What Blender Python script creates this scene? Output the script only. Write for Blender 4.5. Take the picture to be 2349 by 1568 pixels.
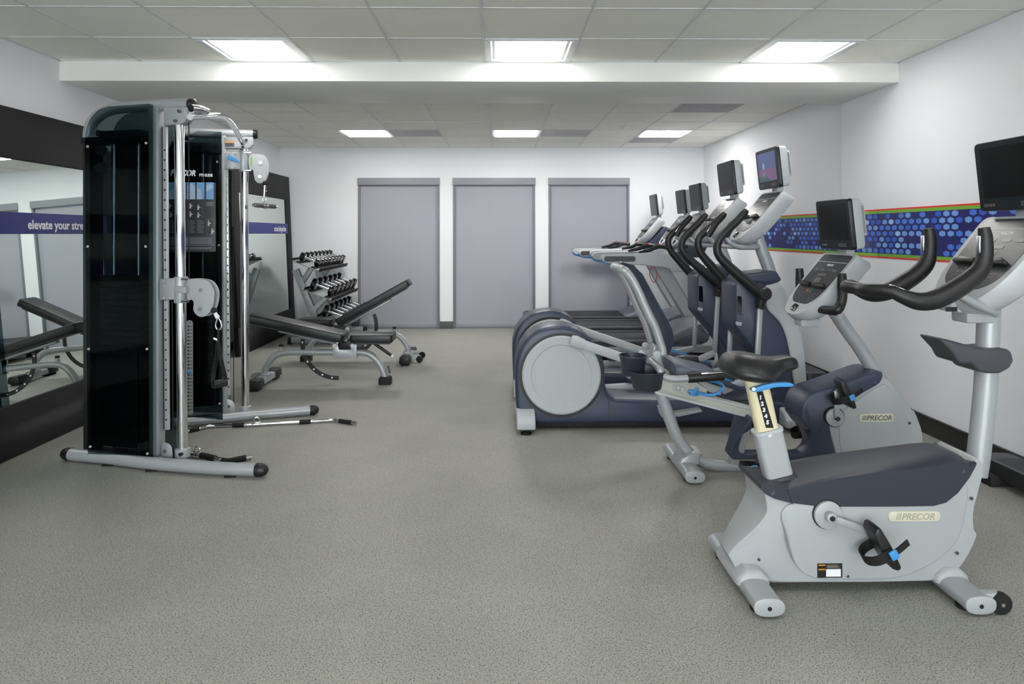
import bpy, bmesh, math, random
from mathutils import Vector, Matrix
random.seed(7)
S = bpy.context.scene
for o in list(bpy.data.objects): bpy.data.objects.remove(o)
COL = S.collection
R = math.radians
# ---------------------------------------------------------------- camera
F, PSI, ROLL, CX, CY, HC = 1642.0, 0.01776, -0.00176, 1174.5, 535.1, 1.356
cam = bpy.data.objects.new('camera', bpy.data.cameras.new('camera'))
COL.objects.link(cam)
cam.data.sensor_width = 36; cam.data.lens = F / 2349 * 36
cam.data.shift_x = 0; cam.data.shift_y = (CY - 784) / 2349
cam.data.clip_start = 0.05
cam.matrix_world = (Matrix.Translation((0, 0, HC)) @ Matrix.Rotation(-PSI, 4, 'Z')
                    @ Matrix.Rotation(R(90), 4, 'X') @ Matrix.Rotation(ROLL, 4, 'Z'))
S.camera = cam
# ---------------------------------------------------------------- world, exposure, light strengths
w = bpy.data.worlds.new('world'); S.world = w; w.use_nodes = True
w.node_tree.nodes['Background'].inputs[0].default_value = (0.5, 0.5, 0.5, 1)
w.node_tree.nodes['Background'].inputs[1].default_value = 0.3
S.view_settings.view_transform = 'Standard'; S.view_settings.look = 'None'
S.view_settings.gamma = 1; S.view_settings.use_curve_mapping = False
S.view_settings.exposure = 1.32
LAMP = 9.0
REAR_FILL = 6.5  # strength of the added fill panels behind the camera
# ---------------------------------------------------------------- room measures
XL, XRN, XRF, XP = -3.115, 2.89, 2.935, 2.8895
YB, YW, HZ = -6.5, 10.2255, 2.585
BY0, BY1, BZ = 5.128, 5.99, 2.443
GX, GYN, GYF, T = -0.098, 3.908, 7.27, 0.61

def ray(px, py):
    c, s = math.cos(ROLL), math.sin(ROLL)
    a, b = px - CX, py - CY
    u, v = (c * a + s * b) / F, -(-s * a + c * b) / F
    cp, sp = math.cos(PSI), math.sin(PSI)
    return cp * u + sp, -sp * u + cp, v
def at(px, py, Y):
    dx, dy, dz = ray(px, py); t = Y / dy
    return Vector((dx * t, Y, HC + dz * t))
def flo(px, py, z=0.0):
    dx, dy, dz = ray(px, py); t = (z - HC) / dz
    return Vector((dx * t, dy * t, z))
# ---------------------------------------------------------------- materials
def lin(c):
    return tuple(((x / 255) / 12.92 if x / 255 <= .04045 else ((x / 255 + .055) / 1.055) ** 2.4) for x in c) + (1,)
MT = {}
def mat(name, col, rough=.5, metal=0, coat=0, bump=0, bscale=200, var=0, vscale=3, spec=.5, emit=0, alpha=None):
    m = bpy.data.materials.new(name); m.use_nodes = True; MT[name] = m
    nt = m.node_tree; b = nt.nodes['Principled BSDF']
    b.inputs['Base Color'].default_value = lin(col)
    b.inputs['Roughness'].default_value = rough; b.inputs['Metallic'].default_value = metal
    b.inputs['Coat Weight'].default_value = coat; b.inputs['Specular IOR Level'].default_value = spec
    tc = nt.nodes.new('ShaderNodeTexCoord')
    if var:
        n = nt.nodes.new('ShaderNodeTexNoise'); n.inputs['Scale'].default_value = vscale; n.inputs['Detail'].default_value = 4
        mx = nt.nodes.new('ShaderNodeMix'); mx.data_type = 'RGBA'
        mx.inputs[6].default_value = lin(tuple(max(0, x - var) for x in col)); mx.inputs[7].default_value = lin(tuple(min(255, x + var) for x in col))
        nt.links.new(tc.outputs['Object'], n.inputs['Vector']); nt.links.new(n.outputs[0], mx.inputs[0])
        nt.links.new(mx.outputs[2], b.inputs['Base Color'])
    if bump:
        n = nt.nodes.new('ShaderNodeTexNoise'); n.inputs['Scale'].default_value = bscale; n.inputs['Detail'].default_value = 3
        bp = nt.nodes.new('ShaderNodeBump'); bp.inputs['Strength'].default_value = bump; bp.inputs['Distance'].default_value = .002
        nt.links.new(tc.outputs['Object'], n.inputs['Vector']); nt.links.new(n.outputs[0], bp.inputs['Height'])
        nt.links.new(bp.outputs[0], b.inputs['Normal'])
    if emit:
        b.inputs['Emission Color'].default_value = lin(col); b.inputs['Emission Strength'].default_value = emit
    return m
mat('wall_paint', (238, 239, 243), .6, bump=.15, bscale=120)
mat('lime_paint', (190, 200, 30), .6)
mat('tile', (248, 247, 238), .85, bump=.2, bscale=300, var=2)
mat('grid', (225, 225, 225), .45)
mat('vent', (206, 204, 206), .7)
mat('beam_paint', (236, 236, 230), .5)
mat('floor_dark', (60, 60, 58), .5)
mat('lamp', (255, 253, 249), .5, emit=LAMP * .66)
mat('lamp_far', (255, 253, 249), .5, emit=LAMP * 1.5)
mat('rear_fill', (240, 246, 255), .5, emit=REAR_FILL)  # glow of the unseen rear panels, added to brighten camera-facing sides
mat('lamp_frame', (225, 227, 230), .35)
mat('shade', (166, 167, 177), .8, bump=.2, bscale=400)
mat('cassette', (146, 149, 156), .5)
mat('window_frame', (120, 125, 132), .5)
mat('glass_dark', (20, 24, 30), .1)
mat('base_black', (30, 29, 28), .5)
mat('base_grey', (84, 86, 90), .5)
mat('frame_black', (24, 24, 27), .6, bump=.2, bscale=90, spec=.3)
mat('mirror', (226, 236, 231), .01, metal=1)
mat('banner', (38, 46, 122), .5)
mat('white', (238, 238, 242), .5)
mat('silver', (168, 172, 175), .36, metal=.25, bump=.1, bscale=700)
mat('rail_strip', (205, 208, 211), .25, metal=.5)
mat('silver_plastic', (168, 172, 174), .42, var=1)
mat('light_plastic', (182, 186, 189), .42)
mat('navy', (53, 61, 83), .38, bump=.12, bscale=900)
mat('navy_dark', (46, 50, 62), .42, bump=.15, bscale=900)
mat('charcoal', (66, 68, 74), .45, bump=.15, bscale=900)
mat('black', (22, 22, 23), .42)
mat('black_soft', (22, 22, 23), .42, bump=.25, bscale=500)
mat('black_gloss', (10, 11, 13), .12, coat=.6)
mat('rubber', (18, 18, 18), .75)
mat('leather', (27, 28, 30), .36, bump=.35, bscale=260)
mat('chrome', (225, 226, 228), .08, metal=1)
mat('chrome_soft', (205, 206, 208), .22, metal=1)
mat('steel_grip', (176, 177, 180), .38, metal=.9)
mat('bolt', (120, 122, 126), .4, metal=.5)
mat('seat_blue', (86, 94, 112), .45, bump=.15, bscale=900)
mat('fairing', (82, 86, 99), .42)
mat('blue', (66, 150, 214), .4)
mat('screen_off', (9, 10, 12), .3, spec=.2)
mat('screen_frame', (20, 30, 37), .35, spec=.3)
mat('panel', (58, 60, 66), .3)
mat('rail_grey', (186, 188, 176), .4)
mat('hood_grey', (112, 115, 127), .4)
mat('display', (104, 100, 96), .25)
mat('orange', (226, 140, 40), .5)
mat('green', (50, 170, 120), .5)
mat('red', (190, 40, 48), .5)
mat('silver_warm_lit', (218, 208, 172), .35)  # silver post, its warm reflection painted into the base colour
mat('badge', (206, 205, 184), .35)
mat('badge_text', (168, 164, 148), .5)
mat('brass', (196, 176, 60), .35, metal=.6)
mat('belt', (44, 45, 48), .55, bump=.2, bscale=500)
mat('poster', (44, 47, 56), .4)
mat('poster_blue', (120, 172, 226), .5)
mat('poster_light', (176, 200, 226), .5)
mat('poster_text', (128, 132, 140), .6)
mat('m_red', (226, 48, 42), .5); mat('m_green', (118, 176, 50), .5); mat('m_blue', (13, 20, 104), .45)
for i, c in enumerate([(46, 92, 206), (70, 120, 220), (112, 160, 230), (160, 200, 246)]): mat('hex%d' % i, c, .45)
# floor: speckled rubber
def floor_mat():
    m = bpy.data.materials.new('floor_rubber'); m.use_nodes = True; MT['floor'] = m
    nt = m.node_tree; b = nt.nodes['Principled BSDF']; N = nt.nodes.new; L = nt.links.new
    tc = N('ShaderNodeTexCoord')
    def flecks(scale, lo, hi, seed):
        n = N('ShaderNodeTexNoise'); n.inputs['Scale'].default_value = scale; n.inputs['Detail'].default_value = 2.5; n.inputs['Roughness'].default_value = .6
        mp = N('ShaderNodeMapping'); mp.inputs['Location'].default_value = (seed, seed * 2, seed * 3)
        L(tc.outputs['Object'], mp.inputs[0]); L(mp.outputs[0], n.inputs['Vector'])
        r = N('ShaderNodeMapRange'); r.inputs[1].default_value = lo; r.inputs[2].default_value = hi
        L(n.outputs[0], r.inputs[0]); return r.outputs[0]
    def mix(a, bcol, f):
        x = N('ShaderNodeMix'); x.data_type = 'RGBA'; L(f, x.inputs[0])
        if isinstance(a, tuple): x.inputs[6].default_value = a
        else: L(a, x.inputs[6])
        x.inputs[7].default_value = bcol; return x.outputs[2]
    c = mix(lin((152, 152, 145)), lin((161, 161, 154)), flecks(2.2, .35, .65, 1))
    c = mix(c, lin((84, 87, 86)), flecks(170, .55, .62, 2))
    c = mix(c, lin((62, 64, 64)), flecks(230, .59, .65, 5))
    c = mix(c, lin((190, 184, 166)), flecks(190, .57, .64, 9))
    L(c, b.inputs['Base Color']); b.inputs['Roughness'].default_value = .48; b.inputs['Specular IOR Level'].default_value = .35
    n = N('ShaderNodeTexNoise'); n.inputs['Scale'].default_value = 300; bp = N('ShaderNodeBump'); bp.inputs['Strength'].default_value = .3; bp.inputs['Distance'].default_value = .001
    L(tc.outputs['Object'], n.inputs['Vector']); L(n.outputs[0], bp.inputs['Height']); L(bp.outputs[0], b.inputs['Normal'])
floor_mat()
def smoke_mat(name, tint, gloss):
    m = bpy.data.materials.new(name); m.use_nodes = True; MT[name] = m
    nt = m.node_tree; nt.nodes.clear(); N = nt.nodes.new; L = nt.links.new
    o = N('ShaderNodeOutputMaterial'); t = N('ShaderNodeBsdfTransparent'); t.inputs[0].default_value = tint
    g = N('ShaderNodeBsdfGlossy'); g.inputs['Roughness'].default_value = .03
    f = N('ShaderNodeFresnel'); f.inputs[0].default_value = gloss; x = N('ShaderNodeMixShader')
    L(f.outputs[0], x.inputs[0]); L(t.outputs[0], x.inputs[1]); L(g.outputs[0], x.inputs[2]); L(x.outputs[0], o.inputs[0])
smoke_mat('smoked', (.42, .49, .51, 1), 1.17)
smoke_mat('smoked_edge', (.55, .7, .68, 1), 1.45)

# ---------------------------------------------------------------- mesh kit
def cr(pts, n=6, closed=False, radii=None):
    """Catmull-Rom through points (any dimension)."""
    P = [Vector(p) for p in pts]; out = []; rr = []
    m = len(P); segs = m if closed else m - 1
    for i in range(segs):
        if closed: a, b, c, d = P[(i - 1) % m], P[i], P[(i + 1) % m], P[(i + 2) % m]
        else:
            b, c = P[i], P[i + 1]
            a = P[i - 1] if i > 0 else b * 2 - c
            d = P[i + 2] if i + 2 < m else c * 2 - b
        for k in range(n):
            t = k / n
            out.append(.5 * ((2 * b) + (c - a) * t + (2 * a - 5 * b + 4 * c - d) * t * t + (3 * b - a - 3 * c + d) * t ** 3))
            if radii: rr.append(radii[i] * (1 - t) + radii[(i + 1) % m] * t)
    if not closed:
        out.append(P[-1])
        if radii: rr.append(radii[-1])
    return (out, rr) if radii else out
def rnd(pts, r, n=4):
    """closed polygon with rounded corners; pts (x,y[,r])"""
    out = []; m = len(pts)
    for i in range(m):
        p = Vector(pts[i][:2]); a = Vector(pts[i - 1][:2]); b = Vector(pts[(i + 1) % m][:2])
        rr = pts[i][2] if len(pts[i]) > 2 else r
        da, db = (a - p), (b - p); la, lb = da.length, db.length
        q = min(rr, la * .45, lb * .45)
        if q < 1e-5: out.append(p); continue
        s, e = p + da / la * q, p + db / lb * q
        for k in range(n + 1):
            t = k / n; out.append(s * (1 - t) ** 2 + p * 2 * t * (1 - t) + e * t * t)
    return out
class MB:
    def __init__(s, M=None): s.bm = bmesh.new(); s.M = M
    def face(s, vs, mi=0):
        try: f = s.bm.faces.new(vs); f.material_index = mi; return f
        except ValueError: return None
    def loft(s, rings, cap=True, close=False, mi=0):
        V = [[s.bm.verts.new(p) for p in r] for r in rings]
        n = len(V[0]); m = len(V)
        for i in range(m if close else m - 1):
            A, B = V[i], V[(i + 1) % m]
            for j in range(n): s.face((A[j], A[(j + 1) % n], B[(j + 1) % n], B[j]), mi)
        if cap and not close: s.face(V[0][::-1], mi); s.face(V[-1], mi)
        return s
    def ext(s, pts, vec, mi=0):
        vec = Vector(vec); return s.loft([[Vector(p) for p in pts], [Vector(p) + vec for p in pts]], mi=mi)
    def xz(s, pts, y0, y1, mi=0):      # outline of (x,z) or 3D points extruded along Y
        P = [Vector((p[0], y0, p[-1])) for p in pts]; return s.ext(P, (0, y1 - y0, 0), mi)
    def box(s, c, d, rot=None, mi=0):
        c = Vector(c); h = Vector(d) / 2
        q = [Vector((x * h.x, y * h.y, z * h.z)) for z in (-1, 1) for x, y in ((-1, -1), (1, -1), (1, 1), (-1, 1))]
        if rot is not None: q = [rot @ v for v in q]
        q = [v + c for v in q]; return s.loft([q[:4], q[4:]], mi=mi)
    def box2(s, a, b, mi=0):
        a, b = Vector(a), Vector(b); return s.box((a + b) / 2, [abs(b[i] - a[i]) for i in range(3)], mi=mi)
    def bar(s, a, b, wy, wn, up=(0, 1, 0), mi=0):   # rectangular bar a->b, width wy along 'up', wn across
        a, b, up = Vector(a), Vector(b), Vector(up); d = (b - a).normalized(); u = (up - d * up.dot(d)).normalized(); n = d.cross(u)
        q = [u * wy / 2 * i + n * wn / 2 * j for i, j in ((-1, -1), (1, -1), (1, 1), (-1, 1))]
        return s.loft([[a + v for v in q], [b + v for v in q]], mi=mi)
    def tube(s, pts, r, n=12, sm=5, closed=False, flat=1, up=(0, 1, 0), mi=0, cap=True):
        """round tube; flat scales across 'up'"""
        rad = r if isinstance(r, (list, tuple)) else [r] * len(pts)
        if sm > 1: P, rr = cr(pts, sm, closed, rad)
        else: P, rr = [Vector(p) for p in pts], list(rad)
        up = Vector(up); rings = []; m = len(P); prev = None
        for i, p in enumerate(P):
            if closed: d = P[(i + 1) % m] - P[i - 1]
            else: d = P[min(i + 1, m - 1)] - P[max(i - 1, 0)]
            d.normalize()
            if prev is None:
                u = up - d * up.dot(d)
                if u.length < .05: u = Vector((1, 0, 0)) - d * d.x
                if u.length < .05: u = Vector((0, 0, 1)) - d * d.z
            else: u = prev - d * prev.dot(d)
            u.normalize(); prev = u; v = d.cross(u)
            rings.append([p + (u * math.cos(a) + v * math.sin(a) * flat) * rr[i] for a in [2 * math.pi * k / n for k in range(n)]])
        return s.loft(rings, cap=cap, close=closed, mi=mi)
    def cyl(s, a, b, r, r2=None, n=20, mi=0):
        return s.tube([a, b], [r, r if r2 is None else r2], n, sm=1, mi=mi)
    def lathe(s, prof, o, ax, n=24, mi=0):   # prof (r,h)
        o, ax = Vector(o), Vector(ax).normalized(); u = ax.orthogonal().normalized(); v = ax.cross(u)
        return s.loft([[o + ax * h + (u * math.cos(a) + v * math.sin(a)) * max(r, 1e-4) for a in [2 * math.pi * k / n for k in range(n)]] for r, h in prof], mi=mi)
    def ball(s, c, r, n=12, sc=(1, 1, 1), mi=0):
        c = Vector(c); k = n // 2 + 1
        rings = [[c + Vector((math.cos(a) * math.sin(t) * r * sc[0], math.sin(a) * math.sin(t) * r * sc[1], -math.cos(t) * r * sc[2])) for a in [2 * math.pi * j / n for j in range(n)]] for t in [math.pi * (i + .02) / (k + .04) for i in range(1, k)]]
        return s.loft(rings, mi=mi)
    def ribbon(s, pts, wdir, wd, th, sm=5, closed=False, mi=0):
        P = cr(pts, sm, closed) if sm > 1 else [Vector(p) for p in pts]; wd_ = Vector(wdir).normalized() * wd / 2; m = len(P); rings = []
        for i, p in enumerate(P):
            d = (P[(i + 1) % m] - P[i - 1]) if closed else (P[min(i + 1, m - 1)] - P[max(i - 1, 0)])
            n = d.cross(wd_).normalized() * th / 2; rings.append([p + wd_ + n, p - wd_ + n, p - wd_ - n, p + wd_ - n])
        return s.loft(rings, close=closed, mi=mi)
OFF = {}
def done(name, mb, mats, parent=None, bevel=0, seg=2, ang=38, label=None, kind=None, lim=28):
    bm = mb.bm
    if mb.M is not None: bmesh.ops.transform(bm, matrix=mb.M, verts=bm.verts)
    off = OFF.get(parent.name, Vector((0, 0, 0))) if parent is not None else Vector((0, 0, 0))
    bmesh.ops.translate(bm, verts=bm.verts, vec=-off)
    bmesh.ops.remove_doubles(bm, verts=bm.verts, dist=1e-5)
    bmesh.ops.recalc_face_normals(bm, faces=bm.faces)
    if bevel:
        ed = [e for e in bm.edges if len(e.link_faces) == 2 and e.calc_face_angle(0) > R(lim)]
        bmesh.ops.bevel(bm, geom=ed, offset=bevel, segments=seg, profile=.5, affect='EDGES', clamp_overlap=True)
    for f in bm.faces: f.smooth = True
    for e in bm.edges:
        e.smooth = not (len(e.link_faces) == 2 and e.calc_face_angle(0) > R(ang))
    me = bpy.data.meshes.new(name); bm.to_mesh(me); bm.free()
    for m in (mats if isinstance(mats, (list, tuple)) else [mats]): me.materials.append(MT[m])
    o = bpy.data.objects.new(name, me); COL.objects.link(o)
    if parent is not None: o.parent = parent; OFF[o.name] = off
    if label: o['label'] = label
    if kind: o['kind'] = kind
    return o
def tag(o, label, cat, group=None):
    o['label'] = label; o['category'] = cat
    if group: o['group'] = group
    return o
def thing(name, label, cat, loc, group=None, rz=0, local=False):
    o = bpy.data.objects.new(name, None); COL.objects.link(o); o.location = loc; o.rotation_euler = (0, 0, rz); o.empty_display_size = .1
    OFF[o.name] = Vector((0, 0, 0)) if local else Vector(loc)
    return tag(o, label, cat, group)
def dup(root, loc, label, rz=None):
    def cp(o, par):
        c = o.copy(); COL.objects.link(c)
        if par is not None: c.parent = par
        for ch in kids[o.name]: cp(ch, c)
        return c
    kids = {}
    for o in list(COL.objects):
        kids.setdefault(o.name, [])
        if o.parent: kids.setdefault(o.parent.name, []).append(o)
    r = cp(root, None); r.location = loc; r['label'] = label
    if rz is not None: r.rotation_euler = (0, 0, rz)
    return r
def struct(name, mb, m, **k): return done(name, mb, m, kind='structure', **k)
def text(name, s, size, M, m, parent, shear=0, off=0, ext=.0004, align='LEFT', xs=1):
    cu = bpy.data.curves.new('t', 'FONT'); cu.body = s; cu.size = size; cu.shear = shear; cu.offset = off; cu.extrude = ext; cu.align_x = align
    cu.resolution_u = 3
    ob = bpy.data.objects.new('t', cu); COL.objects.link(ob)
    me = bpy.data.meshes.new_from_object(ob.evaluated_get(bpy.context.evaluated_depsgraph_get()))
    bpy.data.objects.remove(ob)
    off_ = OFF.get(parent.name, Vector((0, 0, 0)))
    me.transform(Matrix.Translation(-off_) @ M @ Matrix.Diagonal((xs, 1, 1, 1))); me.materials.clear(); me.materials.append(MT[m])
    o = bpy.data.objects.new(name, me); COL.objects.link(o); o.parent = parent; OFF[o.name] = off_
    return o
def frameM(o, x, y):      # matrix with local x,y directions at origin o
    x = Vector(x).normalized(); y = Vector(y); y = (y - x * y.dot(x)).normalized(); z = x.cross(y)
    return Matrix.Translation(o) @ Matrix((x, y, z)).transposed().to_4x4()
def A(pts, Y): return [at(p[0], p[1], Y) for p in pts]
def AC(pts, Y, n=4, closed=True): return cr(A(pts, Y), n, closed)
# ================================================================ the room
fl = struct('floor', MB().box2((XL - .1, YB, -.1), (XRN + .2, YW + .2, 0)), 'floor')
struct('wall_left', MB().box2((XL - .15, YB, 0), (XL, YW + .1, 2.9)), 'wall_paint')
struct('wall_right', MB().box2((XRF, BY1 - .3, 0), (XRF + .2, YW + .1, 2.9)).box2((XRN, YB, 0), (XRN + .245, BY1 - .3, 2.9)).box2((XP, 5.41, 0), (XRF, BY1, 2.6)), 'wall_paint')
m = MB(); xs = [XL - .1, -2.9, -.3, .3, 1.85, XRN + .2]
for i in (0, 2, 4): m.box2((xs[i], YB - .15, 0), (xs[i + 1], YB, 2.9))
for i in (1, 3): m.box2((xs[i], YB - .15, 0), (xs[i + 1], YB, .35)).box2((xs[i], YB - .15, 2.5), (xs[i + 1], YB, 2.9))
struct('wall_near', m, 'lime_paint')
for i, k in ((1, 4), (3, 5)):
    o = struct('window_%d' % k, MB().box2((xs[i], YB - .1, .35), (xs[i + 1], YB - .08, 2.5)), 'rear_fill')  # unseen glowing panel added as fill light, no known window
    for j in range(3): x = xs[i] + (xs[i + 1] - xs[i]) * j / 2; done('fill_panel_bar', MB().box2((x - .03, YB - .08, .35), (x + .03, YB - .02, 2.5)), 'cassette', o)
# back wall with three window bays
WIN = []
for a, b in ((821, 1009), (1039, 1228), (1258, 1444)):
    p, q = at(a, 408, YW), at(b, 751, YW); WIN.append((p.x, q.x, p.z))
mb = MB(); zt = WIN[0][2]; xs = [XL - .1] + [v for w_ in WIN for v in w_[:2]] + [XRF + .2]
for i in range(0, len(xs), 2): mb.box2((xs[i], YW, 0), (xs[i + 1], YW + .2, zt))
mb.box2((XL - .1, YW, zt), (XRF + .2, YW + .2, 2.9))
struct('wall_back', mb, 'wall_paint')
for i, (x0, x1, z1) in enumerate(WIN):
    o = struct('window_%d' % (i + 1), MB().box2((x0, YW + .1, 0), (x1, YW + .13, z1)), 'glass_dark')
    m = MB()
    for a, b in ((x0, x0 + .028), (x1 - .028, x1)): m.box2((a, YW - .012, 0), (b, YW + .09, z1 - .105))
    done('window_frame', m, 'window_frame', o, bevel=.003)
    done('shade_cassette', MB().box2((x0 - .004, YW - .03, z1 - .1), (x1 + .004, YW + .09, z1)), 'cassette', o, bevel=.004)
    done('roller_shade', MB().box2((x0 + .03, YW + .03, .06), (x1 - .03, YW + .034, z1 - .06)), 'shade', o)
    done('hem_bar', MB().box2((x0 + .03, YW + .02, .012), (x1 - .03, YW + .045, .065)), 'cassette', o, bevel=.006)
    done('sill', MB().box2((x0, YW + .002, 0), (x1, YW + .1, .012)), 'window_frame', o)
mb = MB()
for i in range(0, len(xs), 2):
    mb.box2((max(xs[i], XL), YW - .014, 0), (min(xs[i + 1], XRF), YW, .105))
struct('baseboard_back', mb, 'base_grey', bevel=.003)
struct('baseboard_right', MB().box2((XRF - .014, BY1, 0), (XRF, YW, .115)).box2((XRF - .02, BY1, .115), (XRF, YW, .122)).box2((XP - .014, 5.40, 0), (XP, BY1, .115)).box2((XRN - .014, YB, 0), (XRN, 5.41, .115)).box2((XRN - .02, YB, .115), (XRN, 5.41, .122)), 'base_black', bevel=.002)
struct('baseboard_left', MB().box2((XL, YB, 0), (XL + .014, YW, .105)), 'base_grey', bevel=.003)
struct('trim_1', MB().box2((XL, BY0, BZ), (XRF + .05, BY1, 2.62)), 'beam_paint', bevel=.003)   # boxed beam across the ceiling
cl = struct('ceiling', MB().box2((XL - .1, YB, HZ + .02), (XRF + .2, YW + .1, HZ + .1)), 'tile')
# suspended tiles, grid bars, light fixtures
LIT = {}
def cell(i, y0): return (max(GX + i * T, XL), min(GX + (i + 1) * T, XRF), y0, y0 + T)
rowsN = [GYN + T * k for k in range(-17, 2)]; rowsF = [GYF + T * k for k in range(-2, 5)]
lights = [(-3, GYN + T), (0, GYN + T), (3, GYN + T), (-3, GYF + 2 * T), (0, GYF + 2 * T), (3, GYF + 2 * T), (-3, GYN - 5 * T), (0, GYN - 5 * T), (3, GYN - 5 * T), (-3, GYN - 12 * T), (0, GYN - 12 * T), (3, GYN - 12 * T)]  # the two rows behind the camera are unseen, added for fill
vents = [(-2, GYF + 2 * T), (1, GYF + 2 * T), (3, GYF + 3 * T), (3, GYF - T)]
islot = lambda L_, i, y: any(i == a and abs(y - b) < .01 for a, b in L_)
tile_me = None
for rows, lo, hi in ((rowsN, YB, BY0), (rowsF, BY1, YW)):
    for y in rows:
        for i in range(-5, 5):
            x0, x1 = max(GX + i * T, XL), min(GX + (i + 1) * T, XRN if hi == BY0 else XRF)
            y0, y1 = max(y, lo), min(y + T, hi)
            if x1 - x0 < .04 or y1 - y0 < .03 or islot(lights, i, y): continue
            v = islot(vents, i, y)
            full = abs(x1 - x0 - T) < .001 and abs(y1 - y0 - T) < .001
            if full and not v and tile_me:
                o = bpy.data.objects.new('ceiling_tile', tile_me); COL.objects.link(o); o.parent = cl
            else:
                h = Vector(((x1 - x0) / 2 - .006, (y1 - y0) / 2 - .006))
                m = MB(); m.box((0, 0, .008), (h.x * 2, h.y * 2, .014))
                if v:
                    for k in range(9): m.box((0, -h.y + .04 + k * (h.y * 2 - .08) / 8, -.001), (h.x * 1.9, .028, .006))
                o = done('air_vent' if v else 'ceiling_tile', m, 'vent' if v else 'tile', cl, bevel=.0025, seg=1)
                if full and not v: tile_me = o.data
            o.location = ((x0 + x1) / 2, (y0 + y1) / 2, HZ + random.uniform(0, .0015))
n = 0
for lo, hi, xr, rows in ((YB, BY0, XRN, rowsN), (BY1, YW, XRF, rowsF)):
    for i in range(-4, 5):
        done('grid_bar', MB().box2((GX + i * T - .007, lo, HZ - .002), (GX + i * T + .007, hi, HZ + .02)), 'grid', cl)
    for y in rows[1:]:
        if lo + .1 < y < hi - .1: done('grid_bar', MB().box2((XL, y - .006, HZ - .001), (xr, y + .006, HZ + .02)), 'grid', cl)
    mm = MB()
    mm.box2((XL, lo, HZ - .002), (XL + .02, hi, HZ + .02)).box2((xr - .02, lo, HZ - .002), (xr, hi, HZ + .02))
    mm.box2((XL, hi - .02, HZ - .002), (xr, hi, HZ + .02))
    done('wall_angle', mm, 'grid', cl)
LBL = {0: 'left', 1: 'middle', 2: 'right'}
for k, (i, y) in enumerate(lights):
    x0, y0 = GX + i * T, y
    row = 'in front of the boxed beam' if k < 3 else ('beyond the boxed beam' if k < 6 else ('added unseen just behind the camera for fill' if k < 9 else 'added unseen near the rear fill panels'))
    side = ('left', 'middle', 'right')[k % 3]
    t = thing('ceiling_light', 'square recessed ceiling light, %s one of the row %s' % (side, row), 'light', (x0 + T / 2, y0 + T / 2, HZ), 'square ceiling lights')
    m = MB(); f = .05
    for a, b, c, d in ((0, T, 0, f), (0, T, T - f, T), (0, f, f, T - f), (T - f, T, f, T - f)):
        m.box2((x0 + a + .004, y0 + c + .004, HZ - .006), (x0 + b - .004, y0 + d - .004, HZ + .012))
    done('light_frame', m, 'lamp_frame', t, bevel=.002, seg=1)
    for q in (-1, 1):
        cx_ = x0 + T / 2 + q * (T / 2 - f - .012)
        done('diffuser_rib', MB().box((cx_, y0 + T / 2, HZ + .008), (.02, T - 2 * f, .012)), 'lamp_frame', t)
    done('diffuser', MB().box2((x0 + f, y0 + f, HZ + (.008 if not 3 <= k < 6 else -.012)), (x0 + T - f, y0 + T - f, HZ + .018)), 'lamp_far' if 3 <= k < 6 else 'lamp', t)
for px, py, lab in ((695, 291, 'left'), (1430, 290, 'right')):
    dx, dy, dz = ray(px, py); q = (HZ - HC) / dz
    tag(done('sprinkler', MB().lathe([(.001, 0), (.045, 0), (.045, -.006), (.02, -.012), (.012, -.03), (.02, -.032), (.02, -.036), (.001, -.036)], (dx * q, dy * q, HZ + .001), (0, 0, 1), 14), 'lamp_frame'), 'small white ceiling sprinkler head, the %s one over the far half of the room' % lab, 'sprinkler')
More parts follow.
